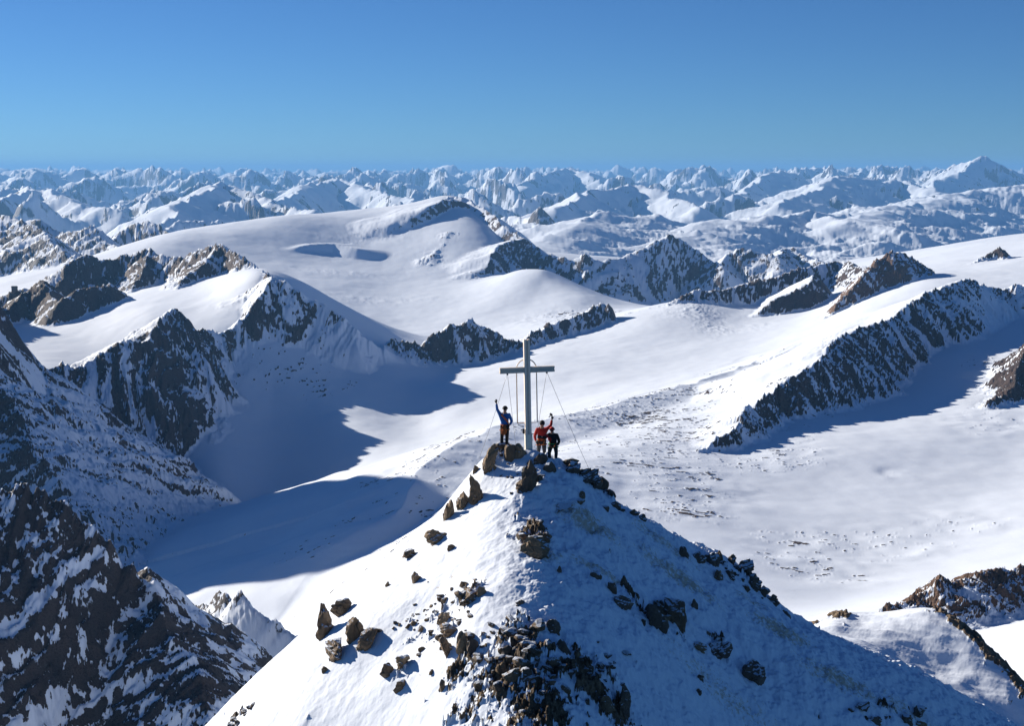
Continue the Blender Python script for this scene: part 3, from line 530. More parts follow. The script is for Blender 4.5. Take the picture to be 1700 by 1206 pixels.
# u, foot v, width px, height px, material, lean (deg), point, name, label
BIG = [
 (812,789,24,48,R_tan,14,.25,'standing_slab','tall brown slab leaning left of the climber in blue'),
 (793,828,24,46,R_brown,-16,.45,'standing_slab','pointed brown slab on the left crest below the tallest leaning one'),
 (789,788,12,14,R_brown,0,.1,'boulder','small brown block touching the top of the pointed slab'),
 (846,771,19,26,R_brown,8,.0,'boulder','narrow brown block under the feet of the climber in blue'),
 (862,772,25,24,R_tan,-6,.0,'boulder','pale tan block left of the cross foot, beside a brown block'),
 (838,755,28,13,R_dark,6,.0,'boulder','flat black rock the climber in blue stands on'),
 (877,812,30,62,R_dark,10,.12,'standing_slab','big dark upright rock directly below the cross'),
 (866,810,16,18,R_brown,20,.0,'boulder','small brown rock at the left foot of the big dark upright'),
 (893,806,18,20,R_dark,0,.0,'boulder','small dark rock at the right foot of the big dark upright'),
 (897,782,22,20,R_dark,24,.1,'boulder','dark slanted rock left of the two climbers in red'),
 (912,785,24,16,R_dark,-20,.1,'boulder','dark wedge rock in front of the climbers in red'),
 (950,772,28,12,R_brown,-8,.0,'flat_slab','flat brown slab right of the climber in the red hat'),
 (952,792,34,20,R_dark,-24,.0,'flat_slab','upper half of the long dark slabs right of the climbers'),
 (974,803,36,22,R_dark,-26,.0,'flat_slab','lower long dark slab with snow on top right of the climbers'),
 (990,795,20,14,R_dark,-20,.0,'boulder','dark crest rock where the right guy wire ends'),
 (999,814,17,24,R_dark,0,.0,'boulder','dark blocky rock just below the right guy wire'),
 (1012,828,16,18,R_dark,-10,.0,'boulder','dark rock on the right crest, second below the wire'),
 (1022,842,16,14,R_dark,-20,.0,'boulder','last dark rock of the row below the right guy wire'),
 (1006,850,12,8,R_dark,-20,.0,'boulder','thin dark chip in snow just inside the right crest'),
 (966,833,13,12,R_brown,12,.0,'boulder','small brown cube of rock below the long dark slabs'),
 (934,840,26,10,R_brown,4,.0,'flat_slab','flat brown stone lying in snow right of the big upright'),
 (961,846,16,8,R_brown,-4,.0,'flat_slab','thin flat brown stone below the small brown cube'),
 (1052,858,18,10,R_dark,-38,.0,'boulder','dark rock at mid crest between two snow stretches'),
 (1066,868,14,10,R_dark,30,.0,'boulder','small dark rock just right of the mid crest rock'),
 (770,838,22,26,R_brown,6,.1,'boulder','brown block on left crest below the pointed slab'),
 (744,862,16,32,R_tan,6,.2,'standing_slab','slim upright tan stone standing on the left crest'),
 (722,900,30,24,R_tan,-30,.3,'boulder','tan wedge of rock on the left crest below slim stone'),
 (681,923,19,18,R_brown,0,.0,'boulder','lone round brown rock on the left snow flank'),
 (748,917,12,13,R_brown,-28,.1,'boulder','small tilted brown rock in clean snow near the rib'),
 (689,965,15,22,R_brown,-10,.2,'boulder','pointed brown rock alone in the middle of the left flank'),
 (644,973,9,8,R_brown,0,.0,'boulder','tiny brown rock left of the pointed one on the flank'),
 (539,1056,30,60,R_brown,-8,.4,'standing_slab','jagged brown rock column on the far left crest'),
 (570,1013,30,26,R_brown,18,.1,'boulder','brown rock on left crest just above the jagged column'),
 (590,1062,26,42,R_brown,-12,.3,'boulder','brown spiky half of the rock pair on the left flank'),
 (612,1064,32,34,R_brown,10,.0,'boulder','blocky dark half of the rock pair on the left flank'),
 (557,1098,34,32,R_brown,14,.0,'boulder','brown chunky boulder lowest on the left snow flank'),
 (540,1123,11,11,R_brown,0,.0,'boulder','small brown stone below the lowest chunky boulder'),
 (778,1008,42,26,R_brown,8,.0,'boulder','wide brown rock on the sunlit edge of the rib'),
 (798,1002,18,18,R_tan,0,.0,'boulder','rusty block at the right end of the wide brown rock'),
 (770,980,12,12,R_brown,0,.0,'boulder','little brown rock just above the wide brown rock'),
 (737,1036,18,24,R_tan,0,.1,'boulder','tan upright block in the upper sunlit scree'),
 (746,1066,30,18,R_tan,8,.0,'boulder','broad tan rock in the middle of the sunlit scree'),
 (742,1102,24,30,R_tan,-24,.1,'boulder','large leaning tan rock in the lower sunlit scree'),
 (645,1123,20,25,R_brown,-18,.2,'boulder','leaning brown rock with another at its right, lower flank'),
 (667,1124,24,20,R_brown,12,.1,'boulder','brown rock right of the leaning one on lower flank'),
 (665,1154,22,20,R_brown,-8,.0,'boulder','single brown rock lowest on the sunlit flank'),
 (769,1100,18,40,R_tan,-14,.3,'standing_slab','pale tall slab at left edge of the dark rubble'),
 (785,1092,18,26,R_dark,6,.1,'boulder','grey block right of the pale tall slab'),
 (733,1160,12,22,R_brown,0,.1,'boulder','small upright rock near bottom, left of dark rubble'),
 (886,918,44,32,R_brown,0,.0,'boulder','knobbly brown rock mass high on the shaded face'),
 (904,905,24,22,R_brown,20,.0,'boulder','brown rock at the right end of the knobbly mass'),
 (868,904,20,18,R_brown,-20,.0,'boulder','tan flecked rock at upper left of the knobbly mass'),
 (989,967,14,15,R_dark,-40,.2,'boulder','small dark splinter pointing down on the shaded face'),
 (928,948,8,12,R_dark,0,.4,'boulder','tiny dark spike below the stained snow ledge'),
 (1016,982,14,20,R_dark,-10,.1,'boulder','dark rock at the left end of the shaded outcrop row'),
 (1036,1000,26,20,R_dark,10,.0,'boulder','dark rock in the middle of the shaded outcrop row'),
 (1086,1048,40,44,R_dark,-12,.1,'boulder','big dark outcrop rock in the centre right of face'),
 (1122,1034,38,40,R_brown,14,.0,'boulder','big brown outcrop rock with a pale front, right of dark one'),
 (1100,1052,18,26,R_tan,0,.2,'boulder','narrow tan fang between the two big outcrop rocks'),
 (1152,1018,12,16,R_dark,0,.2,'boulder','small dark rock right of the two big outcrop rocks'),
 (1193,1078,38,24,R_dark,-14,.0,'boulder','dark layered rock right of the big outcrop'),
 (1162,1068,22,12,R_brown,10,.0,'boulder','flat brown rock left of the dark layered rock'),
 (1252,1130,36,46,R_dark,4,.0,'boulder','round layered boulder sitting alone in a snow hollow'),
 (1163,1126,14,12,R_dark,0,.0,'boulder','small dark rock left of the round layered boulder'),
 (1161,1163,10,12,R_dark,0,.1,'boulder','tiny dark rock below, left of the round boulder'),
 (1136,932,14,20,R_dark,-6,.1,'boulder','upright grey block just inside the right crest'),
 (1160,928,24,18,R_dark,-14,.0,'boulder','rounded grey rock on the right crest'),
 (1182,940,22,22,R_dark,-24,.0,'boulder','dark rock right of the rounded grey crest rock'),
 (1194,952,18,18,R_brown,-24,.0,'boulder','brownish crest rock between two dark ones'),
 (1214,936,16,20,R_dark,10,.0,'boulder','dark knob sticking up highest on the lower right crest'),
 (1212,958,18,14,R_dark,-24,.0,'boulder','dark rock below the knob on right crest'),
 (1236,966,26,24,R_dark,-30,.0,'boulder','large dark crest rock below the knob'),
 (1252,982,26,22,R_dark,-30,.0,'boulder','dark crest rock, middle of the lower right row'),
 (1266,993,22,18,R_dark,-30,.0,'boulder','dark crest rock, second from the end of lower row'),
 (1280,1005,22,20,R_dark,-30,.0,'boulder','dark jagged rock near the end of lower crest row'),
 (1304,1022,14,18,R_dark,-10,.3,'boulder','last pointed dark rock of the lower right crest row'),
 (862,1006,15,14,R_dark,0,.0,'boulder','small dark rock above the dark rubble patch'),
 (919,1042,22,24,R_dark,-20,.1,'boulder','dark rock at the upper right of the rubble patch'),
 (1034,1180,34,46,R_dark,0,.2,'boulder','tall black rock at the lower right of the rubble patch'),
 (1008,1200,22,30,R_brown,0,.1,'boulder','brown rock left of the tall black one near bottom'),
 (1430,1192,24,14,R_dark,0,.0,'boulder','dark flat rock at the bottom edge, right half'),
 (1452,1196,18,16,R_dark,0,.0,'boulder','dark stone at the bottom beside the flat rock'),
 (1525,1182,26,16,R_dark,-6,.0,'boulder','layered dark rock near the bottom right of the slope'),
 (1505,1202,26,14,R_dark,8,.0,'boulder','low dark rock at bottom below the layered one'),
 (1530,1206,20,10,R_brown,0,.0,'flat_slab','flat brown stone at bottom under the layered rock'),
]
for i, (u, v, w, h, mat, lean, pt, nm, lab) in enumerate(BIG):
    x, y, z = near_point(u, v); s = y / F * .92
    rn = random.Random(i * 7 + 3)
    me = rock_mesh(w * s, w * s * rn.uniform(.7, 1.05), h * s * 1.25, 100 + i, mat, point=pt, sub=4 if w * h > 500 else 3)
    put_rock(nm, me, u, v, h * s * 1.1, lab, (rn.uniform(-.15, .15), R(lean), rn.uniform(-.3, .3)))
# smaller stones: a few shapes, copied
stones = [rock_mesh(1, rnd_, hh_, 900 + i, m_, sub=2, point=.1) for i, (rnd_, hh_, m_) in enumerate([(.8, .7, R_tan), (.7, .5, R_brown), (1.1, .8, R_brown), (.8, 1.0, R_tan), (.8, .6, R_dark), (.6, .9, R_dark), (1, .5, R_dark)])]
rs = random.Random(11)
SCREE = [ # n, centre u, v, spread u, v, sizes px, shapes, label, group
 (52, 735, 1040, 60, 55, (4, 12), (0,1,2,3), 'small tan stone in the sunlit scree left of the rib', 'stones in the sunlit scree'),
 (16, 680, 1020, 50, 22, (3, 8), (0,1,3), 'little brown stone strewn in a row across the sunlit flank', 'stones in the row across the flank'),
 (85, 860, 1110, 80, 62, (7, 24), (2,4,5,6,1), 'broken dark stone in the big rubble patch at bottom centre', 'stones of the big rubble patch'),
 (40, 985, 1130, 50, 50, (7, 18), (4,5,6,1), 'dark stone at the right side of the big rubble patch', 'stones of the rubble patch right side'),
 (18, 890, 895, 26, 18, (5, 12), (0,1,2), 'brown stone caught in the knobbly mass on the face', 'stones of the knobbly rock mass'),
 (20, 1095, 1022, 42, 26, (6, 15), (4,5,2), 'dark stone packed round the big outcrop on the face', 'stones round the shaded outcrop'),
 (16, 1010, 822, 26, 24, (5, 11), (4,5,6), 'dark stone on the upper right crest below the wire', 'stones on the upper right crest'),
 (24, 1235, 965, 34, 32, (5, 14), (4,5,2), 'dark stone in the lower right crest row', 'stones on the lower right crest'),
 (14, 862, 790, 40, 22, (4, 9), (1,2,4), 'small stone in trodden snow below the cross', 'stones below the cross'),
 (14, 405, 1188, 26, 24, (5, 13), (1,2,4), 'brown stone at the bottom left end of the crest', 'stones at the lower left crest'),
 (10, 1470, 1190, 60, 10, (5, 12), (4,5,2), 'dark stone along the bottom right snow slope', 'stones low on the right slope'),
]
for n, cu, cv, su, sv, (lo, hi), shp, lab, grp in SCREE:
    for k in range(n):
        g1, g2 = rs.gauss(0, .5), rs.gauss(0, .5)
        if grp.endswith('crest') or 'row' in grp: g2 = g1 * (1 if cu > 880 else -1) + g2 * .25
        px = lo + (hi - lo) * rs.random() ** 1.8; u, v = cu + g1 * su, cv + g2 * sv
        me = stones[rs.choice(shp)]; x, y, z = near_point(u, v); s = px * y / F * 1.2
        o = put_rock('stone', me, u, v, s, lab, (rs.uniform(-.5, .5), rs.uniform(-.5, .5), rs.uniform(0, 6)), grp, 'stone', lift=.12)
        o.scale = (s * rs.uniform(.8, 1.2), s, s * rs.uniform(.7, 1.1))
# ------------------------------------------------------------------ the summit cross
def metal(name, col, rough, met=.8, bump=.0):
    m, nt, b = newmat(name); tc = nd(nt, 'ShaderNodeTexCoord')
    n = noise(nt, tc.outputs['Object'], 9, 5, .6)
    nt.links.new(mixc(nt, n, tuple(c * .8 for c in col), tuple(min(1, c * 1.15) for c in col)), b.inputs['Base Color'])
    b.inputs['Metallic'].default_value = met
    nt.links.new(mathn(nt, 'ADD', mathn(nt, 'MULTIPLY', n, .25), rough - .12), b.inputs['Roughness'])
    return m
M_steel = metal('brushed_steel', (.97, .79, .67), .5, .0); M_steel_d = metal('dull_steel', (.68, .60, .51), .55, .0)  # steel base colours warmed and lightened in place of light bounced off sunlit snow
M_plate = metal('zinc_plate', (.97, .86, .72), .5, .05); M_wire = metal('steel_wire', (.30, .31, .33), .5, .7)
M_box = metal('black_box', (.03, .03, .03), .5, .0)
def obj(name, bm, mat, parent=None, smooth=False):
    me = bpy.data.meshes.new(name); bmesh.ops.recalc_face_normals(bm, faces=bm.faces); bm.to_mesh(me); bm.free(); me.materials.append(mat)
    if smooth: me.polygons.foreach_set('use_smooth', [True] * len(me.polygons))
    o = bpy.data.objects.new(name, me); C.objects.link(o); o.parent = parent; return o
def box(bm, x0, x1, y0, y1, z0, z1, bev=0.0):
    r = bmesh.ops.create_cube(bm, size=1.0); vs = r['verts']
    for v in vs: v.co = Vector(((x0 + x1) / 2 + v.co.x * (x1 - x0), (y0 + y1) / 2 + v.co.y * (y1 - y0), (z0 + z1) / 2 + v.co.z * (z1 - z0)))
    if bev:
        es = list({e for v in vs for e in v.link_edges}); bmesh.ops.bevel(bm, geom=es, offset=bev, segments=2, affect='EDGES')
def tube(bm, pts, r, n=8):
    rings = []
    for i, p in enumerate(pts):
        p = Vector(p); a = Vector(pts[max(0, i - 1)]); b = Vector(pts[min(len(pts) - 1, i + 1)]); t = (b - a).normalized()
        u = t.cross(Vector((0, .3, 1)) if abs(t.z) < .9 else Vector((0, 1, 0))).normalized(); w = t.cross(u)
        rr = r[i] if isinstance(r, (list, tuple)) else r
        rings.append([bm.verts.new(p + (u * math.cos(2 * math.pi * k / n) + w * math.sin(2 * math.pi * k / n)) * rr) for k in range(n)])
    for A, B in zip(rings[:-1], rings[1:]):
        for k in range(n): bm.faces.new((A[k], A[(k + 1) % n], B[(k + 1) % n], B[k]))
    bm.faces.new(rings[0][::-1]); bm.faces.new(rings[-1])
cx, cy, cz = W(877.5, 745, 56.0)
gz = near_h(cx, cy)
cross = bpy.data.objects.new('summit_cross', None); C.objects.link(cross); cross.location = (cx, cy, cz); cross.rotation_euler = (0, R(-1.2), R(9))
cross['label'] = 'tall grey metal cross on the summit, held by thin guy wires'; cross['category'] = 'summit cross'
m_ = 56.0 / F
H = 184 * m_ * 1.01; hw = 5.1 * m_; zb = 134.5 * m_; bh = 4.8 * m_; L = 46.5 * m_
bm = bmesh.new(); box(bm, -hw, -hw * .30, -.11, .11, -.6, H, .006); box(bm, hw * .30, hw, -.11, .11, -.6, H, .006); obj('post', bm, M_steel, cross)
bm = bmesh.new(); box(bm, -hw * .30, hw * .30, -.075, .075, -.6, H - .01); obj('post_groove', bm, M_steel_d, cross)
for s in (-1, 1):
    x0, x1 = (hw + .002, L) if s > 0 else (-L, -hw - .002)
    bm = bmesh.new(); box(bm, x0, x1, -.10, .10, zb + bh * .25, zb + bh, .006); box(bm, x0, x1, -.10, .10, zb - bh, zb - bh * .25, .006)
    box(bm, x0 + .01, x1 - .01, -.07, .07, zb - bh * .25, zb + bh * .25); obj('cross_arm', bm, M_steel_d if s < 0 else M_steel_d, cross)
fr = 17 * m_; zl = 43 * m_
bm = bmesh.new()
pts = [(-fr, .16, zl), (-fr, .16, zb + 1 * m_)] + [(-fr * math.cos(t), .16, zb + fr * math.sin(t)) for t in np.linspace(.1, math.pi - .1, 17)] + [(fr, .16, zb + 1 * m_), (fr, .16, zl), (0, .16, zl), (-fr, .16, zl)]
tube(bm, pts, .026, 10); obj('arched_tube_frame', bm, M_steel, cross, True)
bm = bmesh.new(); box(bm, -hw - .02, hw + .02, -.135, .135, -.25, 25 * m_, .008)
for sx in (-.08, .08):
    for q in range(4): box(bm, sx - .014, sx + .014, -.152, -.134, .08 + q * .14, .108 + q * .14)
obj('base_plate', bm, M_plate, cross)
bm = bmesh.new(); box(bm, -hw - .105, -hw - .025, -.07, .07, 26 * m_, 34 * m_, .01); obj('summit_book_box', bm, M_box, cross)
cross_m = Matrix.Translation(cross.location) @ cross.rotation_euler.to_matrix().to_4x4(); inv = cross_m.inverted()
for ax, (u, v, D) in ((-33.5 * m_, (790, 768, 56.7)), (-33.5 * m_, (864, 748, 58.2)), (33.5 * m_, (874, 752, 58.6)), (33.5 * m_, (999, 806, 56.9))):
    P = Vector(W(u, v, D)); P.z = min(P.z, near_h(P.x, P.y)) - .05; a = Vector((ax, 0, zb - bh)); b = inv @ P
    bm = bmesh.new(); tube(bm, [a + (b - a) * t + Vector((0, 0, -.10 * math.sin(math.pi * t))) for t in np.linspace(0, 1, 12)], .0075, 6); obj('guy_wire', bm, M_wire, cross, True)
for ax in (-33.5 * m_, 33.5 * m_):
    bm = bmesh.new(); box(bm, ax - .03, ax + .03, -.05, .05, zb - bh - .07, zb - bh - .001, .006); obj('wire_bracket', bm, M_box, cross)
# ------------------------------------------------------------------ the three climbers
def cloth(name, col, rough=.8, sc=30, var=.25):
    m, nt, b = newmat(name); tc = nd(nt, 'ShaderNodeTexCoord'); n = noise(nt, tc.outputs['Object'], sc, 4, .6); n2 = noise(nt, tc.outputs['Object'], 9, 4, .6, 1.0)
    nt.links.new(mixc(nt, n, tuple(c * (1 - var) for c in col), tuple(min(1, c * (1 + var)) for c in col)), b.inputs['Base Color']); b.inputs['Roughness'].default_value = rough
    bp = nd(nt, 'ShaderNodeBump'); bp.inputs['Distance'].default_value = .03; nt.links.new(n2, bp.inputs['Height']); nt.links.new(bp.outputs[0], b.inputs['Normal'])
    return m
K_skin = cloth('skin', (.50, .29, .20), .55, 40, .08); K_blue = cloth('blue_jacket', (.015, .13, .42)); K_red = cloth('red_jacket', (.45, .018, .015)); K_black = cloth('black_cloth', (.012, .012, .014))
K_grey = cloth('dark_trousers', (.035, .035, .04)); K_rope = cloth('orange_rope', (.50, .13, .03), .8, 80); K_yel = cloth('yellow_boot', (.45, .40, .05)); K_hat_red = cloth('red_hat', (.55, .02, .02))
K_green = cloth('green_sling', (.05, .45, .10)); K_lens = metal('dark_lens', (.02, .02, .025), .15, .2); K_cyan = cloth('light_blue', (.10, .45, .60))
def skin_obj(name, chains, mat, parent, sub=2):
    """chains of (x, y, z, radius); a chain may start at a joint key of an earlier chain"""
    bm = bmesh.new(); lay = bm.verts.layers.skin.verify(); J = {}; first = None
    for ch in chains:
        prev = None
        for p in ch:
            if isinstance(p, str): prev = J[p]; continue
            key = p[4] if len(p) > 4 else None
            v = bm.verts.new(p[:3]); v[lay].radius = (p[3], p[3] if len(p) < 6 else p[5])
            if first is None: first = v; v[lay].use_root = True
            if prev is not None: bm.edges.new((prev, v))
            if key: J[key] = v
            prev = v
    me = bpy.data.meshes.new(name); bm.to_mesh(me); bm.free()
    o = bpy.data.objects.new(name, me); C.objects.link(o)
    o.modifiers.new('skin', 'SKIN').use_smooth_shade = True
    ss = o.modifiers.new('sub', 'SUBSURF'); ss.levels = ss.render_levels = sub
    dg = bpy.context.evaluated_depsgraph_get(); ev = bpy.data.meshes.new_from_object(o.evaluated_get(dg))
    o.modifiers.clear(); o.data = ev; ev.materials.clear(); ev.materials.append(mat); o.parent = parent
    for p in ev.polygons: p.use_smooth = True
    return o
def vadd(a, b, t): return tuple(a[i] + (b[i] - a[i]) * t for i in range(3))
def glove(parent, wrist, hand, side, mat, grip=False):
    """palm, four fingers of unequal length with a bend, and a thumb from the side of the palm"""
    w = Vector(wrist); d = (Vector(hand) - w).normalized(); out = Vector((0, -1, 0)); sidev = d.cross(out).normalized() * side; out = sidev.cross(d).normalized() * side
    p0 = w; p1 = w + d * .05; p2 = w + d * .095
    ch = [[(*p0, .034), (*p1, .042, 'a'), (*p2, .040, 'palm')]]
    for i, (o_, ln) in enumerate(((-.032, .062), (-.011, .074), (.011, .070), (.031, .052))):
        b = p2 + sidev * o_; cu = .9 if grip else .25
        m = b + d * ln * .55 - out * ln * .18 * cu * 2; e = m + d * ln * (.45 if not grip else -.1) - out * ln * .5 * cu
        ch.append(['palm', (*b, .0125), (*m, .0115), (*e, .0095)])
    b = p1 - sidev * .040; m = b - sidev * .022 + d * .03; e = m + d * .034
    ch.append(['a', (*b, .015), (*m, .0135), (*e, .011)])
    return skin_obj('glove', ch, mat, parent, 1)
def person(loc, label, j, jacket, trousers, hat, hat_kind, sleeve=None, gl=K_black, scale=1.0, boot=K_yel, rz=0):
    root = bpy.data.objects.new('person', None); C.objects.link(root); root.location = loc; root.rotation_euler = (0, 0, rz); root.scale = (scale,) * 3
    root['label'] = label; root['category'] = 'person'; root['group'] = 'climbers on the summit'
    pel, ch_, nk, hd = j['pelvis'], j['chest'], j['neck'], j['head']
    body = [[(*pel, .125, 'pel', .10), (*vadd(pel, ch_, .5), .12, 'mid', .095), (*ch_, .145, 'ch', .105), (*nk, .055, 'nk'), (*vadd(nk, hd, .45), .062), (*hd, .086), (hd[0], hd[1] + .01, hd[2] + .075, .070)]]
    for s in ('L', 'R'):
        sh, el, wr, ha = j['sh' + s], j['el' + s], j['wr' + s], j['ha' + s]
        body.append(['ch', (*sh, .062), (*vadd(sh, el, .5), .050), (*el, .042), (*vadd(el, wr, .45), .040), (*wr, .028), (*ha, .03)])
        hp, kn, an, to = j['hp' + s], j['kn' + s], j['an' + s], j['to' + s]
        body.append(['pel', (*hp, .092), (*vadd(hp, kn, .5), .078), (*kn, .058), (*vadd(kn, an, .35), .056), (*an, .038), (*to, .036)])
    b = skin_obj('body', body, K_skin, root)
    # face: nose, ears
    hx, hy, hz_ = hd; f = j.get('face', Vector((0, -1, 0))); f = Vector(f).normalized(); r_ = f.cross(Vector((0, 0, 1))).normalized()
    # clothing
    jk = [[(*vadd(pel, ch_, -.12), .165, 'pel', .135), (*vadd(pel, ch_, .45), .160, 'mid', .130), (*ch_, .175, 'ch', .135), (*vadd(ch_, nk, .75), .085)]]
    sl = []
    for s in ('L', 'R'):
        sh, el, wr = j['sh' + s], j['el' + s], j['wr' + s]
        jk.append(['ch', (*sh, .088), (*vadd(sh, el, .5), .072), (*el, .062), (*vadd(el, wr, .5), .056), (*vadd(el, wr, .93), .046)])
    skin_obj('jacket', jk, jacket, root)
    if sleeve:
        for s in ('L', 'R'):
            sh, el, wr = j['sh' + s], j['el' + s], j['wr' + s]
            skin_obj('sleeve', [[(*vadd(sh, el, .1), .091), (*vadd(sh, el, .5), .078), (*el, .067), (*vadd(el, wr, .5), .060), (*vadd(el, wr, .85), .052)]], sleeve, root)
    tr = [[(*vadd(pel, ch_, .05), .135, 'pel', .115)]]
    for s in ('L', 'R'):
        hp, kn, an = j['hp' + s], j['kn' + s], j['an' + s]
        tr.append(['pel', (*hp, .108), (*vadd(hp, kn, .5), .094), (*kn, .074), (*vadd(kn, an, .4), .074), (*vadd(kn, an, .93), .064)])
    skin_obj('trousers', tr, trousers, root)
    for s in ('L', 'R'):
        an, to = Vector(j['an' + s]), Vector(j['to' + s]); he = an - (to - an) * .35; he.z = to.z
        bo = skin_obj('boot', [[(*(an + Vector((0, 0, .11))), .060), (*an, .058, 'a'), (*to, .044)], ['a', (*he, .046)]], boot, root, 1)
        bmc = bmesh.new()                                    # crampon frame with points
        d = (to - he); n_ = Vector((-d.y, d.x, 0)).normalized()
        for k in (.05, .35, .65, .98):
            for q in (-1, 1):
                p = he + d * k + n_ * .04 * q; tube(bmc, [(p.x, p.y, to.z - .03), (p.x, p.y, to.z - .075)], [.009, .002], 5)
        tube(bmc, [he + Vector((0, 0, -.04)), he + d * 1.05 + Vector((0, 0, -.04))], .014, 6)
        obj('crampon', bmc, M_steel_d, bo)
    # hat or helmet, glasses
    ht = bmesh.new(); bmesh.ops.create_uvsphere(ht, u_segments=20, v_segments=12, radius=.115)
    for v in list(ht.verts):
        if v.co.z < (-.01 if hat_kind == 'hat' else -.06) and (v.co.y < -.02 or hat_kind == 'hat'): v.co.z = (-.012 if hat_kind == 'hat' else max(v.co.z, -.02))
        v.co.x *= .93; v.co.z = v.co.z * (.95 if hat_kind == 'hat' else 1.02)
    h_ = obj('hat' if hat_kind == 'hat' else 'hood', ht, hat, root, True); h_.location = (hx, hy + .015, hz_ + .045)
    if hat_kind == 'hat':
        bb = bmesh.new(); bmesh.ops.create_cone(bb, cap_ends=True, segments=20, radius1=.114, radius2=.112, depth=.035); obj('hat_band', bb, K_black, h_, True)
    gb = bmesh.new()
    for q in (-1, 1):
        r = bmesh.ops.create_uvsphere(gb, u_segments=10, v_segments=8, radius=.03)
        for v in r['verts']: v.co = Vector((v.co.x * 1.15 + q * .034, v.co.y * .45, v.co.z * .75))
    g = obj('sunglasses', gb, K_lens, root, True); g.location = Vector(hd) + f * .083 + Vector((0, 0, .012)); g.rotation_euler = (0, 0, math.atan2(f.x, -f.y))
    nb_ = skin_obj('nose', [[(*(Vector(hd) + f * .082 + Vector((0, 0, .0))), .010), (*(Vector(hd) + f * .098 + Vector((0, 0, -.022))), .014)]], K_skin, b, 1)
    mb = bmesh.new(); tube(mb, [Vector(hd) + f * .080 + r_ * q + Vector((0, 0, -.052)) for q in (-.022, 0, .022)], .006, 6); obj('mouth', mb, K_hat_red, b)
    for s, sd in (('L', 1), ('R', -1)): glove(root, j['wr' + s], j['ha' + s], sd, gl, j.get('grip' + s, False))
    # climbing harness: belt and leg loops
    hb = bmesh.new(); p = Vector(pel)
    for zz, rx, ry in ((.06, .168, .138),):
        tube(hb, [p + Vector((rx * math.cos(t), ry * math.sin(t), zz)) for t in np.linspace(0, 2 * math.pi, 25)], .022, 6)
    for s in ('L', 'R'):
        hp = Vector(vadd(j['hp' + s], j['kn' + s], .25)); tube(hb, [hp + Vector((.112 * math.cos(t), .105 * math.sin(t), .02 * math.cos(t))) for t in np.linspace(0, 2 * math.pi, 19)], .016, 6)
    obj('harness', hb, j.get('harness', K_rope), root, True)
    return root
def ground_at(u, v, D):
    x, y, z = W(u, v, D); return x, y, z
# climber in blue: right arm (image left) raised
q = .0059
P1 = dict(pelvis=(0, 0, .93), chest=(.0, .0, 1.27), neck=(.0, -.01, 1.46), head=(.015, -.03, 1.60), face=(.15, -1, -.05),
          shL=(-.185, 0, 1.40), elL=(-.30, -.03, 1.60), wrL=(-.335, -.04, 1.86), haL=(-.335, -.05, 1.93),
          shR=(.185, 0, 1.38), elR=(.28, .02, 1.12), wrR=(.19, -.12, .97), haR=(.13, -.15, .95),
          hpL=(-.09, 0, .88), knL=(-.115, -.03, .49), anL=(-.125, .02, .10), toL=(-.16, -.14, .045),
          hpR=(.09, 0, .88), knR=(.09, -.05, .49), anR=(.07, .02, .10), toR=(.10, -.14, .045))
x, y, z = W(838, 746.5, 56.0)
blue = person((x, y, z + .02), 'person in blue jacket and dark hat waving one arm left of the cross', P1, K_blue, K_black, K_black, 'hat')
def rope(parent, name, pts, r, mat):
    bm = bmesh.new(); tube(bm, pts, r, 6); return obj(name, bm, mat, parent, True)
rope(blue, 'slung_rope', [(-.14, -.10, 1.42), (-.06, -.165, 1.34), (.03, -.175, 1.24), (.11, -.15, 1.14), (.15, -.10, 1.06)], .034, K_rope)
for k in range(5):
    a = k * .035; rope(blue, 'rope_coil', [(-.06 + a, -.15, 1.0), (-.13 + a * 1.2, -.17, .85), (-.13 + a, -.17, .66 - .02 * k), (-.06 + a * .8, -.19, .56 + .03 * k), (-.01 + a * .6, -.18, .72), (.0 + a * .4, -.16, .98)], .013, K_rope)
bmb = bmesh.new(); box(bmb, -.13, .13, .13, .30, 1.02, 1.45, .04); obj('backpack', bmb, K_grey, blue)
# climber in red: left arm (image right) raised, holding a small gadget
P2 = dict(pelvis=(0, .0, .90), chest=(.0, -.02, 1.24), neck=(.01, -.04, 1.43), head=(.02, -.07, 1.57), face=(-.1, -1, 0),
          shL=(-.19, -.02, 1.35), elL=(-.27, -.05, 1.08), wrL=(-.22, -.17, .90), haL=(-.17, -.20, .84),
          shR=(.19, -.02, 1.37), elR=(.36, -.04, 1.52), wrR=(.40, -.05, 1.76), haR=(.405, -.06, 1.83), gripR=True,
          hpL=(-.09, 0, .86), knL=(-.12, -.05, .48), anL=(-.13, .02, .10), toL=(-.17, -.14, .045),
          hpR=(.09, 0, .86), knR=(.11, -.06, .48), anR=(.11, .02, .10), toR=(.15, -.14, .045))
x, y, z = W(899, 770, 56.8)
red = person((x, y, z), 'person in red jacket and black hood raising a gadget right of the cross', P2, K_red, K_grey, K_black, 'hood', scale=1.04)
bmb = bmesh.new(); box(bmb, -.17, .17, -.165, -.12, 1.02, 1.10, .015); obj('chest_strap', bmb, K_black, red)
bmb = bmesh.new(); box(bmb, -.13, .13, .12, .30, 1.0, 1.42, .04); obj('backpack', bmb, K_black, red)
rope(red, 'rope_coil', [(-.10, -.15, .98), (-.12, -.17, .84), (-.04, -.19, .76), (.06, -.18, .80), (.12, -.15, .96)], .022, K_rope)
bmb = bmesh.new(); box(bmb, -.06, .06, -.035, .035, -.04, .04, .01); r_ = bmesh.ops.create_cone(bmb, cap_ends=True, segments=14, radius1=.034, radius2=.034, depth=.05, matrix=Matrix.Translation((0, -.055, 0)) @ Matrix.Rotation(math.pi / 2, 4, 'X'))
box(bmb, -.018, .018, -.015, .015, -.12, -.04, .004)
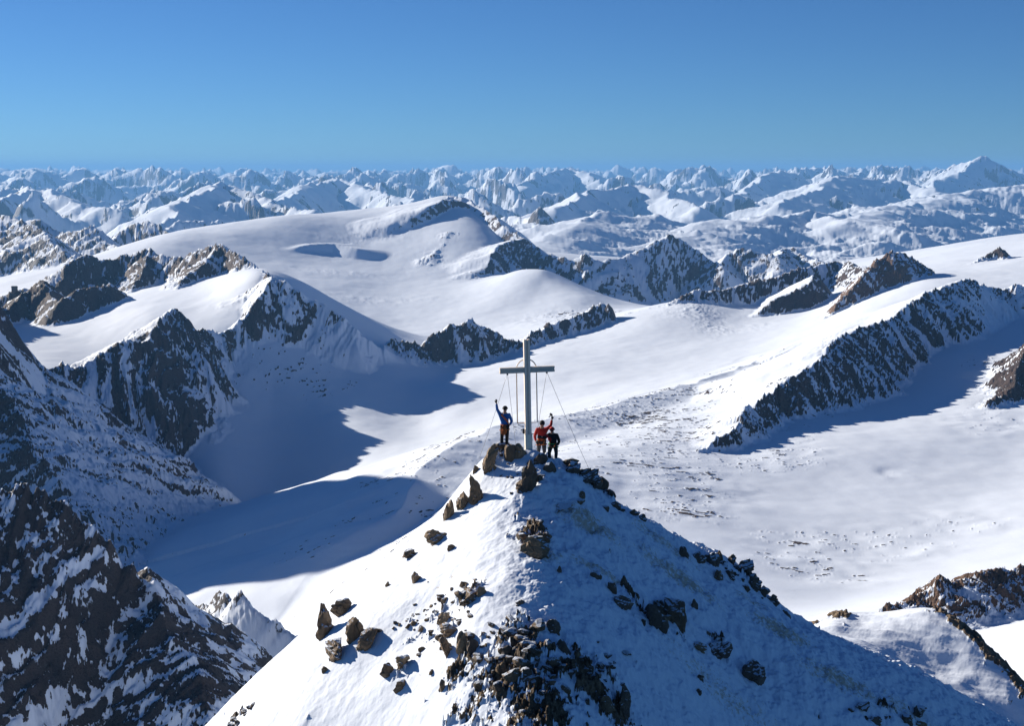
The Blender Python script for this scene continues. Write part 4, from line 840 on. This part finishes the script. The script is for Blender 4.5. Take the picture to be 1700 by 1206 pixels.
gad = obj('camera', bmb, K_black); gad.location = (x + .38, y - .09, z + 2.04); gad.rotation_euler = (0, .6, 0)
gad['label'] = 'small black camera held up by the climber in red and black hood'; gad['category'] = 'camera'
# climber with red hat: crouched a little, arm across to the friend
P3 = dict(pelvis=(.04, .06, .70), chest=(.02, -.04, 1.00), neck=(.0, -.08, 1.18), head=(-.01, -.12, 1.31), face=(-.25, -1, -.1),
          shL=(-.17, -.05, 1.12), elL=(-.30, -.20, 1.02), wrL=(-.42, -.30, 1.10), haL=(-.48, -.31, 1.11),
          shR=(.20, -.04, 1.10), elR=(.28, -.04, .84), wrR=(.19, -.20, .70), haR=(.14, -.24, .66),
          hpL=(-.05, .05, .67), knL=(-.12, -.20, .42), anL=(-.09, -.04, .10), toL=(-.13, -.20, .045),
          hpR=(.13, .05, .67), knR=(.16, -.18, .42), anR=(.14, .0, .10), toR=(.18, -.16, .045), harness=K_green)
x, y, z = W(916.5, 768, 55.7)
hat3 = person((x, y, z), 'person in black jacket and bright red hat crouching at far right', P3, K_black, K_grey, K_hat_red, 'hat', boot=K_black, scale=1.0)
bmb = bmesh.new(); box(bmb, -.12, .13, .07, .26, .80, 1.16, .04); obj('backpack', bmb, K_black, hat3)
skin_obj('red_sleeve', [[(-.175, -.055, 1.12, .091), (-.24, -.13, 1.07, .078), (-.30, -.20, 1.02, .066)]], K_red, hat3)
skin_obj('red_side_panel', [[(-.09, -.06, 1.10, .10), (-.085, -.05, .96, .105), (-.06, -.03, .86, .09)]], K_red, hat3)
skin_obj('red_collar', [[(.0, -.07, 1.13, .092), (.0, -.09, 1.20, .072)]], K_red, hat3)
rope(hat3, 'rope_coil', [(-.08, -.12, .84), (-.10, -.20, .72), (-.02, -.22, .62), (.08, -.20, .66), (.13, -.12, .80)], .022, K_rope)
# ------------------------------------------------------------------ hut far away on the left ridge
x, y, _ = W(24, 476, 3290)
i0 = int(np.searchsorted(Y1, y)); j0 = int(np.searchsorted(A1, x / y)); zt = float(Z[i0, j0])
hut = bpy.data.objects.new('mountain_hut', None); C.objects.link(hut); hut.location = (x, y, zt)
hut['label'] = 'tiny dark mountain hut on the ridge at the far left'; hut['category'] = 'hut'
K_wood = cloth('dark_wood', (.05, .035, .03)); K_win = metal('window_glass', (.08, .10, .12), .1, .3)
bm = bmesh.new(); box(bm, -6, 6, -4, 4, -6, 6.5); obj('wall', bm, K_wood, hut)
bm = bmesh.new(); vs = [bm.verts.new(p) for p in ((-6.8, -4.8, 6.5), (6.8, -4.8, 6.5), (6.8, 4.8, 6.5), (-6.8, 4.8, 6.5), (-6.8, 0, 9.2), (6.8, 0, 9.2))]
for f in ((0, 1, 5, 4), (1, 2, 5), (2, 3, 4, 5), (3, 0, 4), (3, 2, 1, 0)): bm.faces.new([vs[i] for i in f])
obj('roof', bm, K_grey, hut)
for k in range(3):
    bm = bmesh.new(); box(bm, -4.6 + k * 3.6, -3.0 + k * 3.6, -4.12, -4.01, 2.2, 4.2); obj('window', bm, K_win, hut)
# ------------------------------------------------------------------ air: one closed box round the whole place
hz = bpy.data.meshes.new('haze'); bmh = bmesh.new(); bmesh.ops.create_cube(bmh, size=1.0); bmh.to_mesh(hz); bmh.free()
haze = bpy.data.objects.new('haze', hz); C.objects.link(haze)
zmin = min(float(Z.min()), -1000) - 1; zmax = max(float(Z.max()), 0) + 40
haze.scale = (170000, 86000, zmax - zmin); haze.location = (0, 86000 / 2 - 800, (zmax + zmin) / 2)
mh = bpy.data.materials.new('haze'); mh.use_nodes = True; nt = mh.node_tree
nt.nodes.remove(nt.nodes['Principled BSDF'])
pv = nt.nodes.new('ShaderNodeVolumePrincipled'); pv.inputs['Density'].default_value = HAZE_D
pv.inputs['Color'].default_value = HAZE_C; pv.inputs['Anisotropy'].default_value = 0.1
nt.links.new(pv.outputs[0], nt.nodes['Material Output'].inputs['Volume'])
hz.materials.append(mh); haze['kind'] = 'stuff'
